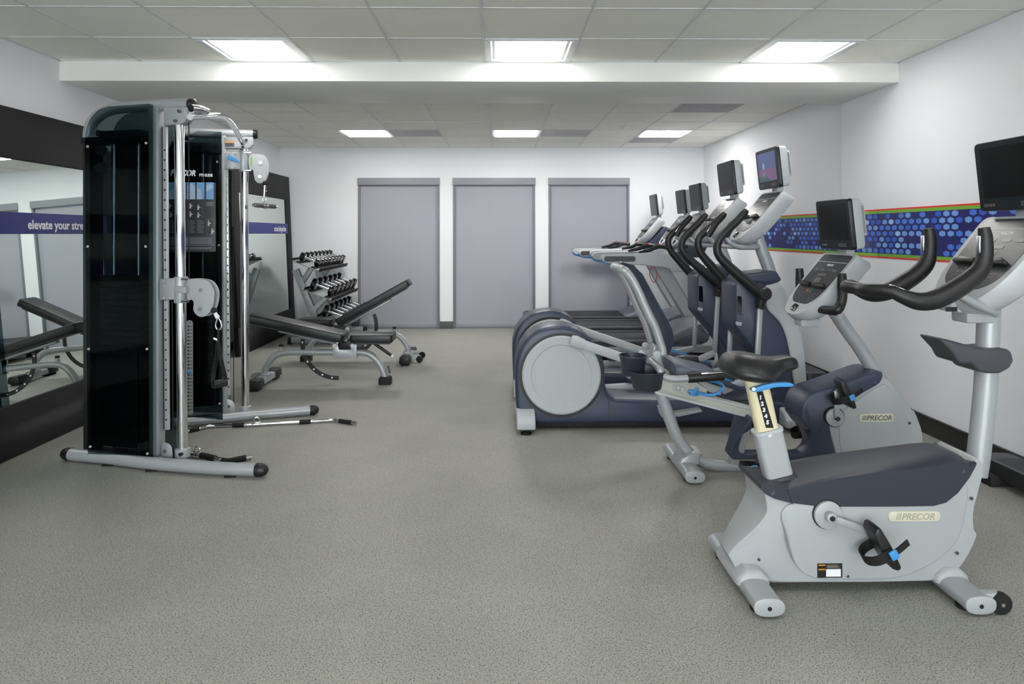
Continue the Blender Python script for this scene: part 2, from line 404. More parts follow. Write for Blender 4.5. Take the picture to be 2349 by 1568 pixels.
# ---------------- mural band on the right wall
def mural():
    segs = [((XRF - .003, YW), (XRF - .003, BY1)), ((XP - .003, BY1), (XP - .003, 5.407)), ((XP - .003, 5.407), (XRN - .003, 5.407)), ((XRN - .003, 5.407), (XRN - .003, YB))]
    z0, z1 = 1.165, 1.535; t = thing('wall_mural', 'blue hexagon vinyl band with red and green edge stripes on right wall', 'decal', (XRF, 7, z0))
    s = 0; names = [('red_stripe', 'm_red', [(z0, z0 + .012), (z1 - .012, z1)]), ('green_stripe', 'm_green', [(z0 + .012, z0 + .034), (z1 - .034, z1 - .012)]), ('blue_field', 'm_blue', [(z0 + .034, z1 - .034)])]
    for nm, m_, zs in names:
        m = MB()
        for (ax, ay), (bx, by) in segs:
            for a, b in zs:
                d = Vector((bx - ax, by - ay, 0)).normalized(); nrm = Vector((0, 0, 1)).cross(d) ; nrm = -nrm if (nrm.x > 0 or nrm.y > .5) else nrm
                p = [Vector((ax, ay, a)), Vector((bx, by, a)), Vector((bx, by, b)), Vector((ax, ay, b))]
                m.ext(p, -nrm * .0025)
        done(nm, m, m_, t)
    m = MB(); pitch = .087; hh = (z1 - z0 - .068) / 7
    base = 0
    for (ax, ay), (bx, by) in segs:
        L_ = math.hypot(bx - ax, by - ay); d = Vector((bx - ax, by - ay, 0)) / L_
        nrm = Vector((-1, 0, 0)) if abs(d.y) > .5 else Vector((0, -1, 0))
        for r_ in range(7):
            k0 = int(base / pitch) - 1
            for k in range(k0, int((base + L_) / pitch) + 2):
                rg = random.Random(k * 31 + r_ * 1009)
                sc = (k + (.5 if r_ % 2 else 0)) * pitch
                if sc < 2.4: keep = .15
                elif sc < 3.3: keep = .3 + .55 * (sc - 2.4) / .9 - (.22 if r_ < 3 else 0)
                elif sc < 5.2: keep = .94
                elif sc < 6.0: keep = .8 if r_ != 2 else .5
                else: keep = .55 if r_ > 3 else .3
                hue = rg.choice([0, 1, 1, 2, 2, 0, 1, 2, 3] if r_ % 2 else [0, 0, 1, 2, 1, 1, 2])
                if rg.random() > keep: continue
                zc = z0 + .034 + hh * (r_ + .5); pts = []
                for u, v in ((-.5, .27), (0, .5), (.5, .27), (.5, -.27), (0, -.5), (-.5, -.27)):
                    q = min(max(sc + u * pitch * .74, base), base + L_); pts.append(Vector((ax, ay, zc + v * hh * .92)) + d * (q - base) + nrm * .0006)
                if (pts[2] - pts[0]).length < .004: continue
                m.face([m.bm.verts.new(p) for p in pts], hue)
        base += L_
    done('hexagon_print', m, ['hex0', 'hex1', 'hex2', 'hex3'], t, kind='stuff')
mural()
# ---------------- leaning wall mirrors
def mirror(y0, y1, xb, xt, words, label, txt_size, txt_y, xs):
    Hm = 2.15; fr = .32; st = .2; ang = math.atan2(xb - xt, Hm)
    M = Matrix.Translation((xb, y0, 0)) @ Matrix.Rotation(-ang, 4, 'Y')      # local x thickness outward, y along, z up
    t = thing('wall_mirror', label, 'mirror', (xb, y0, 0), 'framed mirrors')
    W = y1 - y0; m = MB(M)
    m.box2((-.05, 0, .004), (0, W, fr)).box2((-.05, 0, Hm - fr), (0, W, Hm)).box2((-.05, 0, fr), (0, st, Hm - fr)).box2((-.05, W - st, fr), (0, W, Hm - fr))
    done('mirror_frame', m, 'frame_black', t, bevel=.003)
    done('mirror_glass', MB(M).box2((-.03, st - .01, fr - .01), (-.012, W - st + .01, Hm - fr + .01)), 'mirror', t)
    b = done('banner', MB(M).box2((-.0118, st, 1.36), (.0008, W - st + .03, 1.495)), 'banner', t)
    # text reads left to right towards +Y when seen from +X
    text('slogan', words, txt_size, M @ Matrix.Translation((.0012, txt_y, 1.392)) @ frameM((0, 0, 0), (0, 1, 0), (0, 0, 1)), 'white', b, off=.0022, align='RIGHT', xs=xs)
mirror(3.15, 5.72, -2.945, -3.045, 'elevate your strength', 'black framed mirror with words elevate your strength, left of the cable machine', .082, 2.24, 1.08)
mirror(7.93, 10.1, -2.86, -2.95, 'act now, feel good later.', 'black framed mirror with words act now, feel good later, beyond the cable machine', .098, 1.93, .54)
#%%MACH
# ================================================================ shared fitness-machine pieces
def console(t, Yc, TX, TZ, on=False, lit=False, rack=True):
    """console head leaning back 46 deg plus its small monitor; TX,TZ is the upper edge"""
    th = R(50); u = Vector((math.cos(th), 0, math.sin(th))); n = Vector((-math.sin(th), 0, math.cos(th))); v = Vector((0, -1, 0))
    L_ = .46; o = Vector((TX, Yc, TZ)) - u * L_
    P = lambda a, b, c=0: o + u * b + v * a + n * c          # a across (towards the camera +), b up the face, c out of it
    sh = [(-.06, 0), (-.13, .03), (-.185, .11), (-.207, .22), (-.212, .36), (-.212, .46), (.212, .46), (.212, .36), (.207, .22), (.185, .11), (.13, .03), (.06, 0)]
    sh = rnd(sh, .04, 3)
    def ring(k, c, db=0): return [P(p[0] * k, p[1] * k + (1 - k) * .23 + db, c) for p in sh]
    m = MB(); m.loft([ring(.9, -.105, .03), ring(.96, -.085, .02), ring(1, -.045), ring(1, -.012), ring(.975, 0), ring(.93, .0)])
    sv = done('console_housing', m, 'light_plastic', t, ang=50)
    dp = rnd([(-.09, .085), (-.15, .13), (-.172, .2), (-.18, .44), (.18, .44), (.172, .2), (.15, .13), (.09, .085)], .03, 3)
    d = done('display_panel', MB().ext([P(a, b, -.003) for a, b in dp], n * .005), 'panel', t)
    done('panel_line', MB().ext([P(a, b, .0021) for a, b in ((-.175, .385), (.175, .385), (.175, .3875), (-.175, .3875))], n * .0006), 'white', d)
    text('brand_name', 'PRECOR', .02, frameM(P(-.035, .358, .0022), v, u), 'white', d, shear=.2, off=.0006)
    for a, b, ww, hh in ((-.13, .32, .04, .016), (-.065, .32, .04, .016), (.015, .32, .045, .016), (.085, .32, .045, .016), (-.05, .285, .1, .016), (-.04, .225, .075, .045)):
        done('readout', MB().ext([P(a, b, .0022), P(a + ww, b, .0022), P(a + ww, b + hh, .0022), P(a, b + hh, .0022)], n * .0008), 'display', d)
    for sx in (-1, 1):
        done('reading_ledge', MB().ext([P(sx * .015, .2, .002), P(sx * .15, .2, .002), P(sx * .155, .215, .002), P(sx * .12, .23, .002), P(sx * .03, .225, .002)], n * .022), 'black', t, bevel=.005)
    m = MB()
    for i in range(3):
        for j in range(4):
            for sx in (-1, 1):
                if abs(sx * (.075 + i * .026)) > .1 + (j * .02): continue
                c = P(sx * (.07 + i * .026), .115 + j * .021, .0022); m.ext([c, c + v * .013, c + v * .013 + u * .009, c + u * .009], n * .001)
    done('keypad', m, 'display', d, kind='stuff')
    for nm, c_, a in (('stop_key', 'orange', -.024), ('go_key', 'green', .016)):
        m = MB(); q = .011
        for x0, x1, y0, y1 in ((-q, q, -q, -q + .003), (-q, q, q - .003, q), (-q, -q + .003, -q, q), (q - .003, q, -q, q)):
            m.ext([P(a + .004 + x0, .178 + y0, .0022), P(a + .004 + x1, .178 + y0, .0022), P(a + .004 + x1, .178 + y1, .0022), P(a + .004 + x0, .178 + y1, .0022)], n * .001)
        done(nm, m, c_, d)
    done('scroll_knob', MB().loft([[P(a * k, .02 + b, c) for a, b in ((-.02, .005), (.02, .005), (.022, .05), (-.022, .05))] for k, c in ((1, -.02), (1, .008), (.8, .014))]), 'black_gloss', t, bevel=.003)
    done('heart_rate_strip', MB().box(P(0, .03, -.105) , (.11, .1, .045)), 'silver_plastic', t, bevel=.008)
    # monitor
    ti = R(6); mu = Vector((-math.sin(ti), 0, math.cos(ti))); mn = Vector((-math.cos(ti), 0, -math.sin(ti)))
    mo = Vector((TX - .005, Yc, TZ + .02)); Q = lambda a, b, c=0: mo + v * a + mu * b + mn * c
    W, Hh = .2, .285
    rr = lambda k, c, dz=0: [Q(p[0] * k, p[1] * k + (1 - k) * Hh / 2 + dz, c) for p in rnd([(-W, 0), (-W, Hh), (W, Hh), (W, 0)], .02, 3)]
    done('monitor_bezel', MB().loft([rr(1, 0), rr(1, .018), rr(.98, .024)]), 'screen_frame', t, ang=50)
    done('monitor_back', MB().loft([rr(.88, -.06), rr(.97, -.045), rr(1, 0)]), 'light_plastic', t, ang=50)
    bk = done('vent_box', MB().loft([[Q(a, b, c) for a, b in ((-.16, .07), (.16, .07), (.16, .25), (-.16, .25))] for c in (-.05, -.085)]), 'light_plastic', t, bevel=.006)
    m = MB()
    for sx in (-1, 1):
        for k in range(16): m.box(Q(sx * .161, .09 + k * .0095, -.068), (.02, .003, .0035))
    done('vent_slots', m, 'black', bk, kind='stuff')
    sc = done('screen', MB().ext([Q(a, b, .024) for a, b in ((-.165, .055), (.165, .055), (.165, .26), (-.165, .26))], mn * .001), 'screen_on' if lit else 'screen_off', t)
    if lit:
        z = .0262
        pf = lambda nm, pts, mm: done(nm, MB().ext([Q(a, b, z - .001) for a, b in pts], mn * .0008), mm, sc)
        pf('picture_field', [(-.165, .06), (.165, .06), (.165, .145), (-.165, .145)], 'pic_mauve')
        pf('picture_ground', [(-.165, .06), (.05, .06), (-.04, .1), (-.165, .09)], 'pic_green')
        pf('picture_shape', [(-.12, .075), (-.02, .08), (-.045, .12), (-.04, .18), (-.06, .195), (-.085, .17), (-.075, .12)], 'pic_pale')
    m = MB()
    for k in range(8):
        for r_ in range(2): m.ext([Q(.04 + k * .012, .018 + r_ * .011, .0241), Q(.049 + k * .012, .018 + r_ * .011, .0241), Q(.049 + k * .012, .026 + r_ * .011, .0241), Q(.04 + k * .012, .026 + r_ * .011, .0241)], mn * .0008)
    for k in range(4): m.ext([Q(-.17 + k * .017, .02, .0241), Q(-.157 + k * .017, .02, .0241), Q(-.157 + k * .017, .032, .0241), Q(-.17 + k * .017, .032, .0241)], mn * .0008)
    done('monitor_buttons', m, 'display', t, kind='stuff')
    done('monitor_neck', MB().bar(Q(0, -.05, -.03), Q(0, .06, -.05), .1, .05), 'light_plastic', t, bevel=.01)
    return P
mat('screen_on', (66, 80, 124), .3, emit=.22); mat('pic_mauve', (112, 82, 120), .4, emit=.2); mat('pic_green', (52, 112, 92), .4, emit=.2); mat('pic_pale', (130, 146, 160), .4, emit=.2)

def pedal(t, c, dirv, side, blue=True):
    """strapped pedal: c centre, dirv long direction in the xz plane, side -1 = towards camera"""
    c = Vector(c); d = Vector(dirv).normalized(); n = Vector((0, 1, 0)).cross(d)   # n: sole normal
    m = MB(); W = .046
    prof = [(-.08, -.015), (-.087, .0), (-.07, .017), (0, .021), (.07, .017), (.087, 0), (.08, -.015), (0, -.019)]
    m.ext([c + d * a + n * b + Vector((0, -W, 0)) for a, b in prof], (0, 2 * W, 0))
    p = done('pedal', m, 'black_soft', t, bevel=.008)
    # strap loop over the foot: spans the pedal width and stands out along n
    o = c + d * .012
    lp = [(-.047, -.012), (-.054, .02), (-.048, .055), (-.02, .078), (.02, .078), (.048, .055), (.054, .02), (.047, -.012)]
    done('pedal_strap', MB().ribbon([o + n * b + Vector((0, a * -side, 0)) * -1 for a, b in lp], d, .036, .004), 'rubber', p)
    done('strap_tail', MB().ribbon([o + Vector((0, side * .05, 0)) + n * .02, o + Vector((0, side * .056, 0)) + n * -.02, o + Vector((0, side * .055, 0)) + n * -.075 + d * -.01], d, .022, .004), 'rubber', p)
    if blue: done('strap_buckle', MB().bar(o + d * .0 + n * -.006 + Vector((0, side * .062, 0)) - d * .014, o + n * -.006 + Vector((0, side * .062, 0)) + d * .018, .012, .03), 'blue', p, bevel=.004)
    return p
def foot_bar(t, x, y0, y1, w_=.106, h=.062, z=.012, name='floor_bar'):
    """rounded cross bar resting on rubber pads"""
    pr = [Vector((math.copysign(abs(math.cos(q)) ** .8, math.cos(q)) * w_ / 2, z + h / 2 + math.copysign(abs(math.sin(q)) ** .8, math.sin(q)) * h / 2)) for q in [2 * math.pi * i / 24 for i in range(24)]]
    b = done(name, MB().loft([[Vector((x + a, y, zz)) for a, zz in pr] for y in (y0 + .01, y1 - .01)]), 'silver', t, ang=30)
    for y, s in ((y0, 1), (y1, -1)):
        e = done('end_cap', MB().loft([[Vector((x + a * k, y + s * q, z + h / 2 + (zz - z - h / 2) * k)) for a, zz in pr] for q, k in ((.012, 1.03), (.002, 1.03), (0, .95))]), 'silver_plastic', b, ang=40)
        done('cap_screw', MB().cyl((x, y - .001 * s, z + h * .45), (x, y + .004 * s, z + h * .45), .008, n=10), 'black', e)
        done('rubber_foot', MB().lathe([(.001, 0), (.032, 0), (.032, .012), (.02, .018), (.012, .022)], (x - .01, y + s * .075, 0), (0, 0, 1), 16), 'rubber', b)
    return b
# ================================================================ upright exercise bike (front right)
def upright_bike():
    Yc = 2.78; Yn, Yf = 2.665, 2.895
    t = thing('upright_bike', 'grey and navy upright exercise bike with black saddle, nearest machine to the camera', 'exercise bike', (1.35, Yc, 0))
    body = [(1749, 1118, 'c'), (1756, 1140), (1759, 1173), (1740, 1208), (1705, 1253), (1682, 1288), (1700, 1322), (1764, 1332), (1850, 1334), (2000, 1334), (2135, 1330), (2180, 1318), (2202, 1300), (2224, 1266), (2240, 1228), (2234, 1212), (2233, 1173), (2246, 1120), (2256, 1080), (2253, 1064), (2246, 1052), (2238, 1054)]
    P = [at(p[0], p[1], Yn) for p in body]
    pts = cr(P[:6], 5) + [v for v in cr(P[6:], 5)]
    top = A([(2212, 1112), (2190, 1140), (2046, 1150), (1919, 1150), (1804, 1146), (1770, 1138)], Yn)
    done('body_shell', MB().xz([(p.x, p.z) for p in pts + top], Yn, Yf), 'silver_plastic', t, bevel=.018, seg=3, lim=40)
    bo = [o for o in COL.objects if o.parent == t and o.name.startswith('body_shell')][-1]
    xa, xb = at(1764, 1200, Yn).x - 1.35, at(1690, 1290, Yn).x - 1.35
    for v_ in bo.data.vertices:
        if v_.co.x < xa:
            f = 1 - .5 * min(1, (xa - v_.co.x) / (xa - xb)) ** 1.3; v_.co.y *= f
    # raised side panel
    sp = AC([(1800, 1160), (1806, 1230), (1826, 1296), (1868, 1324), (1960, 1327), (2060, 1322), (2140, 1288), (2195, 1235), (2212, 1170), (2212, 1105), (2120, 1100), (1950, 1120)], Yn, 4)
    done('side_panel', MB().xz([(p.x, p.z) for p in sp], Yn - .008, Yn + .03), 'silver_plastic', t, bevel=.006, seg=3)
    # dark upper cover
    secs = [(1746, 1120, 1110, 1106, .10), (1756, 1133, 1117, 1111, .108), (1778, 1144, 1122, 1115, .108), (1810, 1152.5, 1121, 1116, .106), (1870, 1160, 1106, 1101, .102), (1919, 1161.5, 1097, 1089, .098), (1999, 1161.5, 1085, 1074, .092), (2046, 1161.5, 1079, 1065, .088), (2142, 1160, 1070, 1047, .078), (2171, 1152, 1067, 1041, .073), (2198, 1130, 1065, 1038, .068), (2225, 1094, 1071, 1042, .06), (2240, 1066, 1060, 1049, .05)]
    ys = Yn - .012; rings = []
    for px, pl_, pf_, pt_, hw in secs:
        lo, fa = at(px, pl_, ys), at(px, pf_, ys); x_ = lo.x; tz = at(px, pt_, Yc - hw).z; hs = Yc - ys
        half = [(hs, lo.z), (hs, (lo.z * .5 + fa.z * .5)), (hs, fa.z), (hs - .012, fa.z + (tz - fa.z) * .45 if tz > fa.z else fa.z), (hw + .008, tz - .003), (hw - .01, tz + .001)]
        rings.append([Vector((x_, Yc - q, z_)) for q, z_ in half] + [Vector((x_, Yc + q, z_)) for q, z_ in half[::-1]])
    cv = done('upper_cover', MB().loft(rings), 'navy_dark', t, ang=24)
    p0, p1 = at(1802, 1118, Yn), at(1815, 1153, Yn)
    done('cover_seam', MB().bar(p0 + Vector((0, -.0115, 0)), p1 + Vector((0, -.0115, 0)), .003, .002), 'black', cv)
    for px, py in ((1772, 1130), (2209, 1080)): done('screw', MB().cyl(at(px, py, Yn - .013), at(px, py, Yn) , .009, n=10), 'black', cv)
    bs = t
    for px, py in ((2229, 1143), (2196, 1268), (1741, 1283), (1945, 1321)): done('screw', MB().cyl(at(px, py, Yn - .0095), at(px, py, Yn), .006, n=10), 'black', t)
    # lower frame rail
    a, b = at(1765, 1338, Yn + .02), at(2140, 1336, Yn + .02)
    done('frame_rail', MB().box2((a.x, Yn + .02, a.z), (b.x, Yf - .02, a.z + .05)), 'silver', t, bevel=.01)
    # badge
    q = at(2098, 1184, Yn - .012); m = MB(); W, Hh = .098, .019
    m.ext([Vector((q.x + a, Yn - .0125, q.z + b)) for a, b in rnd([(-W, -Hh), (W, -Hh), (W, Hh), (-W, Hh)], .018, 5)], (0, .006, 0))
    bd = done('name_badge', m, 'badge', t, bevel=.002)
    text('brand_name', 'PRECOR', .034, frameM((q.x - .05, Yn - .013, q.z - .012), (1, 0, 0), (0, 0, 1)), 'badge_text', bd, shear=.25, off=.0007, xs=.98)
    for k in range(3): done('logo_slash', MB().ext([(q.x - .07 + k * .006 + dx, Yn - .013, q.z - .012 + dz) for dx, dz in ((0, 0), (.003, 0), (.009, .025), (.006, .025))], (0, .0006, 0)), 'badge_text', bd)
    # rating plate
    a, b = at(1875, 1292, Yn - .009), at(1932, 1324, Yn - .009); y = Yn - .0095
    rp = done('rating_plate', MB().box2((a.x, y, b.z), (b.x, y + .002, a.z)), 'black', t)
    w_, h_ = b.x - a.x, a.z - b.z
    done('white_field', MB().box2((a.x + w_ * .35, y - .0006, b.z + h_ * .08), (b.x - w_ * .06, y, b.z + h_ * .6)), 'white', rp)
    for zz in (.85, .55): done('warning_stripe', MB().box2((a.x + w_ * .04, y - .0006, b.z + h_ * zz), (a.x + w_ * .32, y, b.z + h_ * (zz + .08))), 'orange', rp)
    for k in range(4): done('print_line', MB().box2((a.x + w_ * .38, y - .0006, b.z + h_ * (.68 + k * .07)), (a.x + w_ * (.9 - .1 * (k % 2)), y, b.z + h_ * (.7 + k * .07))), 'badge_text', rp)
    # crank, near and far
    C = at(1900, 1181, Yn - .02); E_ = at(1998, 1222, Yn - .045)
    dc = done('crank_disc', MB().lathe([(.001, 0), (.044, 0), (.052, .004), (.052, .03)], (C.x, Yn - .028, C.z), (0, 1, 0), 28), 'silver_plastic', t)
    done('disc_gap', MB().lathe([(.053, 0), (.056, 0), (.056, .012), (.053, .012)], (C.x, Yn - .0135, C.z), (0, 1, 0), 28), 'black', t)
    def crank(c, e, y):
        m = MB(); m.bar((c.x, y, c.z), (e.x, y, e.z), .018, .028)
        ca = done('crank_arm', m, 'silver', t, bevel=.006)
        done('crank_hub', MB().cyl((c.x, y - .012, c.z), (c.x, y + .012, c.z), .02), 'silver', ca, bevel=.002)
        done('hub_bolt', MB().cyl((c.x, y - .014, c.z), (c.x, y, c.z), .010, n=12), 'black', ca)
        return ca
    crank(C, E_, Yn - .042)
    pc = at(2022, 1249, Yn - .10); d = at(2052, 1303, Yn - .1) - at(1996, 1197, Yn - .1)
    done('pedal_axle', MB().cyl((E_.x, Yn - .04, E_.z), (pc.x, Yn - .1, pc.z), .009), 'chrome', t)
    pedal(t, pc, (d.x, 0, d.z), -1)
    E2 = Vector((C.x - (E_.x - C.x) * 1.0, 0, C.z - (E_.z - C.z))); E2 = at(1768, 1092, Yf + .045)
    crank(C, E2, Yf + .042)
    pc2 = at(1745, 1082, Yf + .1)
    pedal(t, pc2, (.25, 0, 1), 1, blue=False)
    done('strap_buckle', MB().box(at(1731, 1070, Yf + .06), (.025, .01, .01)), 'blue', t, bevel=.003)
    # seat post
    def quad_tube(nm, top_, bot, w0, w1, mm, dep, **k):
        a, b = at(*top_, Yc), at(*bot, Yc); ax = (a - b).normalized(); n = Vector((0, 1, 0)).cross(ax)
        rings = []
        for p, w_ in ((b, w1), (a, w0)):
            rings.append([p + n * (q.x) + Vector((0, q.y, 0)) for q in rnd([(-w_ / 2, -dep / 2), (w_ / 2, -dep / 2), (w_ / 2, dep / 2), (-w_ / 2, dep / 2)], .025, 5)])
        return done(nm, MB().loft(rings), mm, t, ang=40), a, b, ax, n
    slv, a, b, ax, n = quad_tube('seat_post_sleeve', (1759, 984), (1785, 1095), .108, .108, 'silver_plastic', .075)
    done('sleeve_rim', MB().loft([[a + ax * h + n * q.x + Vector((0, q.y, 0)) for q in rnd([(-.057, -.041), (.057, -.041), (.057, .041), (-.057, .041)], .027, 5)] for h in (-.008, .003)]), 'light_plastic', slv)
    done('sleeve_screw', MB().cyl(at(1766, 998, Yc - .04), at(1766, 998, Yc - .035), .008, n=12), 'silver', slv)
    cb = at(1784, 1088, Yc)
    done('post_collar', MB().loft([[b + ax * h + n * q.x * k + Vector((0, q.y * k, 0)) for q in rnd([(-.066, -.05), (.066, -.05), (.066, .05), (-.066, .05)], .035, 5)] for h, k in ((-.05, 1.15), (0.0, 1.1), (.014, .95))]), 'navy_dark', t, ang=50)
    po, a, b, ax, n = quad_tube('seat_post', (1733, 866), (1760, 990), .088, .088, 'silver_warm_lit', .055)
    st = MB(); y = Yc - .0285; cs = [at(p[0], p[1], y) for p in ((1735, 897), (1750, 897), (1775, 981), (1757, 981))]
    stp = done('height_scale', MB().ext(cs, (0, .002, 0)), 'rubber', po)
    xd = (at(1750, 900, y) - at(1735, 900, y)).normalized()
    for i, ch in enumerate('12345'):
        q = at(1741.5 + i * 4.1, 915.5 + i * 14.2, y - .0006)
        text('number', ch, .021, frameM(q, (1, 0, .0), (0, 0, 1)), 'white', stp, off=.0012)
    # lever
    lv = cr(A([(1724, 892), (1745, 884), (1765, 879), (1790, 877), (1812, 878), (1820, 882), (1812, 886), (1780, 887), (1758, 893), (1735, 898), (1726, 897)], Yc - .05), 3, True)
    lo = done('seat_lever', MB().xz([(p.x, p.z) for p in lv], Yc - .055, Yc - .030), 'blue', t, bevel=.004)
    done('lever_bolt', MB().cyl(at(1729, 892, Yc - .057), at(1729, 892, Yc - .05), .006, n=10), 'chrome', lo)
    # saddle: sections along x (px, ztop px, zbot px, half width)
    secs = [(1657, 836, 858, .05), (1662, 814, 872, .09), (1675, 806, 882, .118), (1700, 803, 890, .137), (1730, 808, 895, .14), (1752, 814, 892, .12), (1768, 817, 876, .082), (1785, 815, 866, .06), (1805, 812, 860, .05), (1821, 815, 854, .043), (1828, 828, 842, .022)]
    rings = []
    for px, pt, pb, hw in secs:
        Yr = Yc - hw * .5; a, b = at(px, pt, Yc), at(px, pb, Yc - hw * .85); cx_ = a.x
        r_ = []
        for k in range(24):
            q = 2 * math.pi * k / 24; c_, s_ = math.cos(q), math.sin(q)
            yy = math.copysign(abs(c_) ** .7, c_) * hw; fz = abs(c_) ** 2.2
            ztop = a.z - .03 * fz * (hw / .13) - .006 * math.exp(-(c_ * 4) ** 2); zb = b.z + .012 * (1 - fz)
            zm = (ztop + zb) / 2; hz = (a.z - .03 * (hw / .13) - b.z) / 2
            zz = ztop - (1 - s_) * .5 * (ztop - zb) if True else 0
            r_.append(Vector((cx_, Yc + yy, zz)))
        rings.append(r_)
    sd = done('saddle', MB().loft([[Vector(v) for v in r_] for r_ in rings]), 'leather', t, ang=70)
    ms = sd.modifiers.new('s', 'SUBSURF'); ms.levels = 1; ms.render_levels = 1
    # mast
    c = [(2238, 1088), (2244, 1050), (2254, 960), (2261, 880), (2265, 800), (2268, 720), (2272, 640), (2280, 590)]
    done('handlebar_mast', MB().tube(A(c, Yc), [.041, .041, .041, .041, .041, .041, .041, .038], 20, 4, flat=1.0), 'silver', t, ang=60)
    # cup holder
    r1 = [(2156, 777), (2180, 776), (2240, 779), (2262, 790), (2312, 795), (2328, 806), (2326, 830), (2300, 850), (2290, 857), (2262, 850), (2243, 830), (2232, 826), (2222, 834), (2210, 836), (2196, 822), (2175, 802)]
    cup = AC(r1[:-0 or None], Yc - .06, 3)
    m = MB()
    low = A([(2156, 777), (2188, 812), (2198, 832), (2212, 836), (2226, 833), (2233, 838), (2245, 853), (2268, 857), (2296, 857), (2318, 845), (2328, 828), (2322, 806), (2310, 799), (2265, 802), (2240, 798), (2210, 788), (2180, 780)], Yc - .075)
    m.xz([(p.x, p.z) for p in low], Yc - .075, Yc + .075)
    ch = done('cup_holder', m, 'charcoal', t, bevel=.012, seg=3)
    a, b = at(2268, 803, Yc - .06), at(2316, 803, Yc - .06)
    done('cup_well', MB().lathe([(.001, 0), (.03, 0), (.036, .004), (.036, .0)], ((a.x + b.x) / 2, Yc, a.z + .001), (0, 0, 1), 20), 'black', ch)
    # handlebar
    hy = .17
    near = [(1972, 662, 0), (1985, 664, -.07), (2015, 665, -.12), (2045, 668, -.15), (2072, 680, -.165), (2107, 691, -.17), (2145, 687, -.17), (2191, 664, -.17), (2230, 637, -.17), (2252, 612, -.17), (2260, 580, -.17), (2260, 545, -.17), (2257, 522, -.17)]
    def side(s):
        out = []
        for px, py, dy in near:
            p = at(px, py, Yc + dy); out.append(Vector((p.x, Yc - s * dy if s > 0 else Yc + dy, p.z)))
        return out
    rad = [.024, .0245, .024, .024, .027, .033, .036, .036, .034, .031, .027, .025, .020]
    n_ = side(-1); f_ = side(1)
    loop = f_[::-1] + n_[1:]
    hb = done('handlebar', MB().tube(loop, rad[::-1] + rad[1:], 14, 4, up=(0, 0, 1)), 'black_soft', t, ang=60)
    for pts in ((at(2018, 657, Yc - .13), at(2044, 655, Yc - .15)), ):
        pass
    def plate(a, b, up, w_=.02):
        m = MB(); m.bar(a, b, .022, .008, up=up); done('contact_plate', m, 'chrome_soft', hb, bevel=.003)
    for s in (-1, 1):
        k = side(s)
        a, b = k[11].lerp(k[12], .2), k[10]; o_ = Vector((-.0265, s * .004, 0)); plate(a + o_, b + o_ + Vector((-.002, 0, 0)), (0, 1, 0))
        a, b = k[3].lerp(k[2], .2), k[4].lerp(k[5], .1); o_ = Vector((0, 0, .0235)); plate(a + o_, b + o_, (0, 1, 0))
    # support tube from console back to bar
    for s in (-1, 1):
        pts = [at(2268, 722, Yc), at(2284, 716, Yc + s * .06), at(2262, 708, Yc + s * .12), at(2225, 690, Yc + s * .15), at(2190, 668, Yc + s * .165)]
        done('bar_support', MB().tube(pts, .0165, 12, 4), 'silver', t, ang=60)
    console(t, Yc, 2.055, 1.425)
    done('console_bracket', MB().bar(at(2165, 700, Yc), at(2262, 715, Yc), .09, .04), 'silver_plastic', t, bevel=.01)
    done('hand_label', MB().box2(at(2170, 704, Yc - .047), at(2195, 714, Yc - .044)), 'black', t)
    # floor bars and transport wheels
    fx = at(1766, 1390, 2.49).x; foot_bar(t, fx, 2.49, 3.05)
    bx = at(2252, 1388, 2.49).x; foot_bar(t, bx, 2.49, 3.05)
    for x in (fx, bx):
        done('bar_saddle', MB().loft([[Vector((x + a * k, Yc + b * kb, z)) for a, b in rnd([(-.07, -.14), (.07, -.14), (.07, .14), (-.07, .14)], .03, 4)] for z, k, kb in ((.045, .92, 1), (.07, .9, 1), (.088, .6, .97), (.1, .4, .9))]), 'silver_plastic', t, ang=50)
    for y in (2.53, 3.01):
        wb = done('wheel_bracket', MB().box((bx + .06, y, .055), (.07, .04, .04)), 'silver_plastic', t, bevel=.01)
        done('transport_wheel', MB().lathe([(.001, 0), (.036, 0), (.038, .004), (.038, .022), (.036, .026), (.001, .026)], (bx + .085, y - .013 - .012, .038), (0, 1, 0), 20), 'rubber', wb)
        done('wheel_bolt', MB().cyl((bx + .085, y - .03, .038), (bx + .085, y, .038), .007, n=10), 'chrome', wb)
    return t
upright_bike()
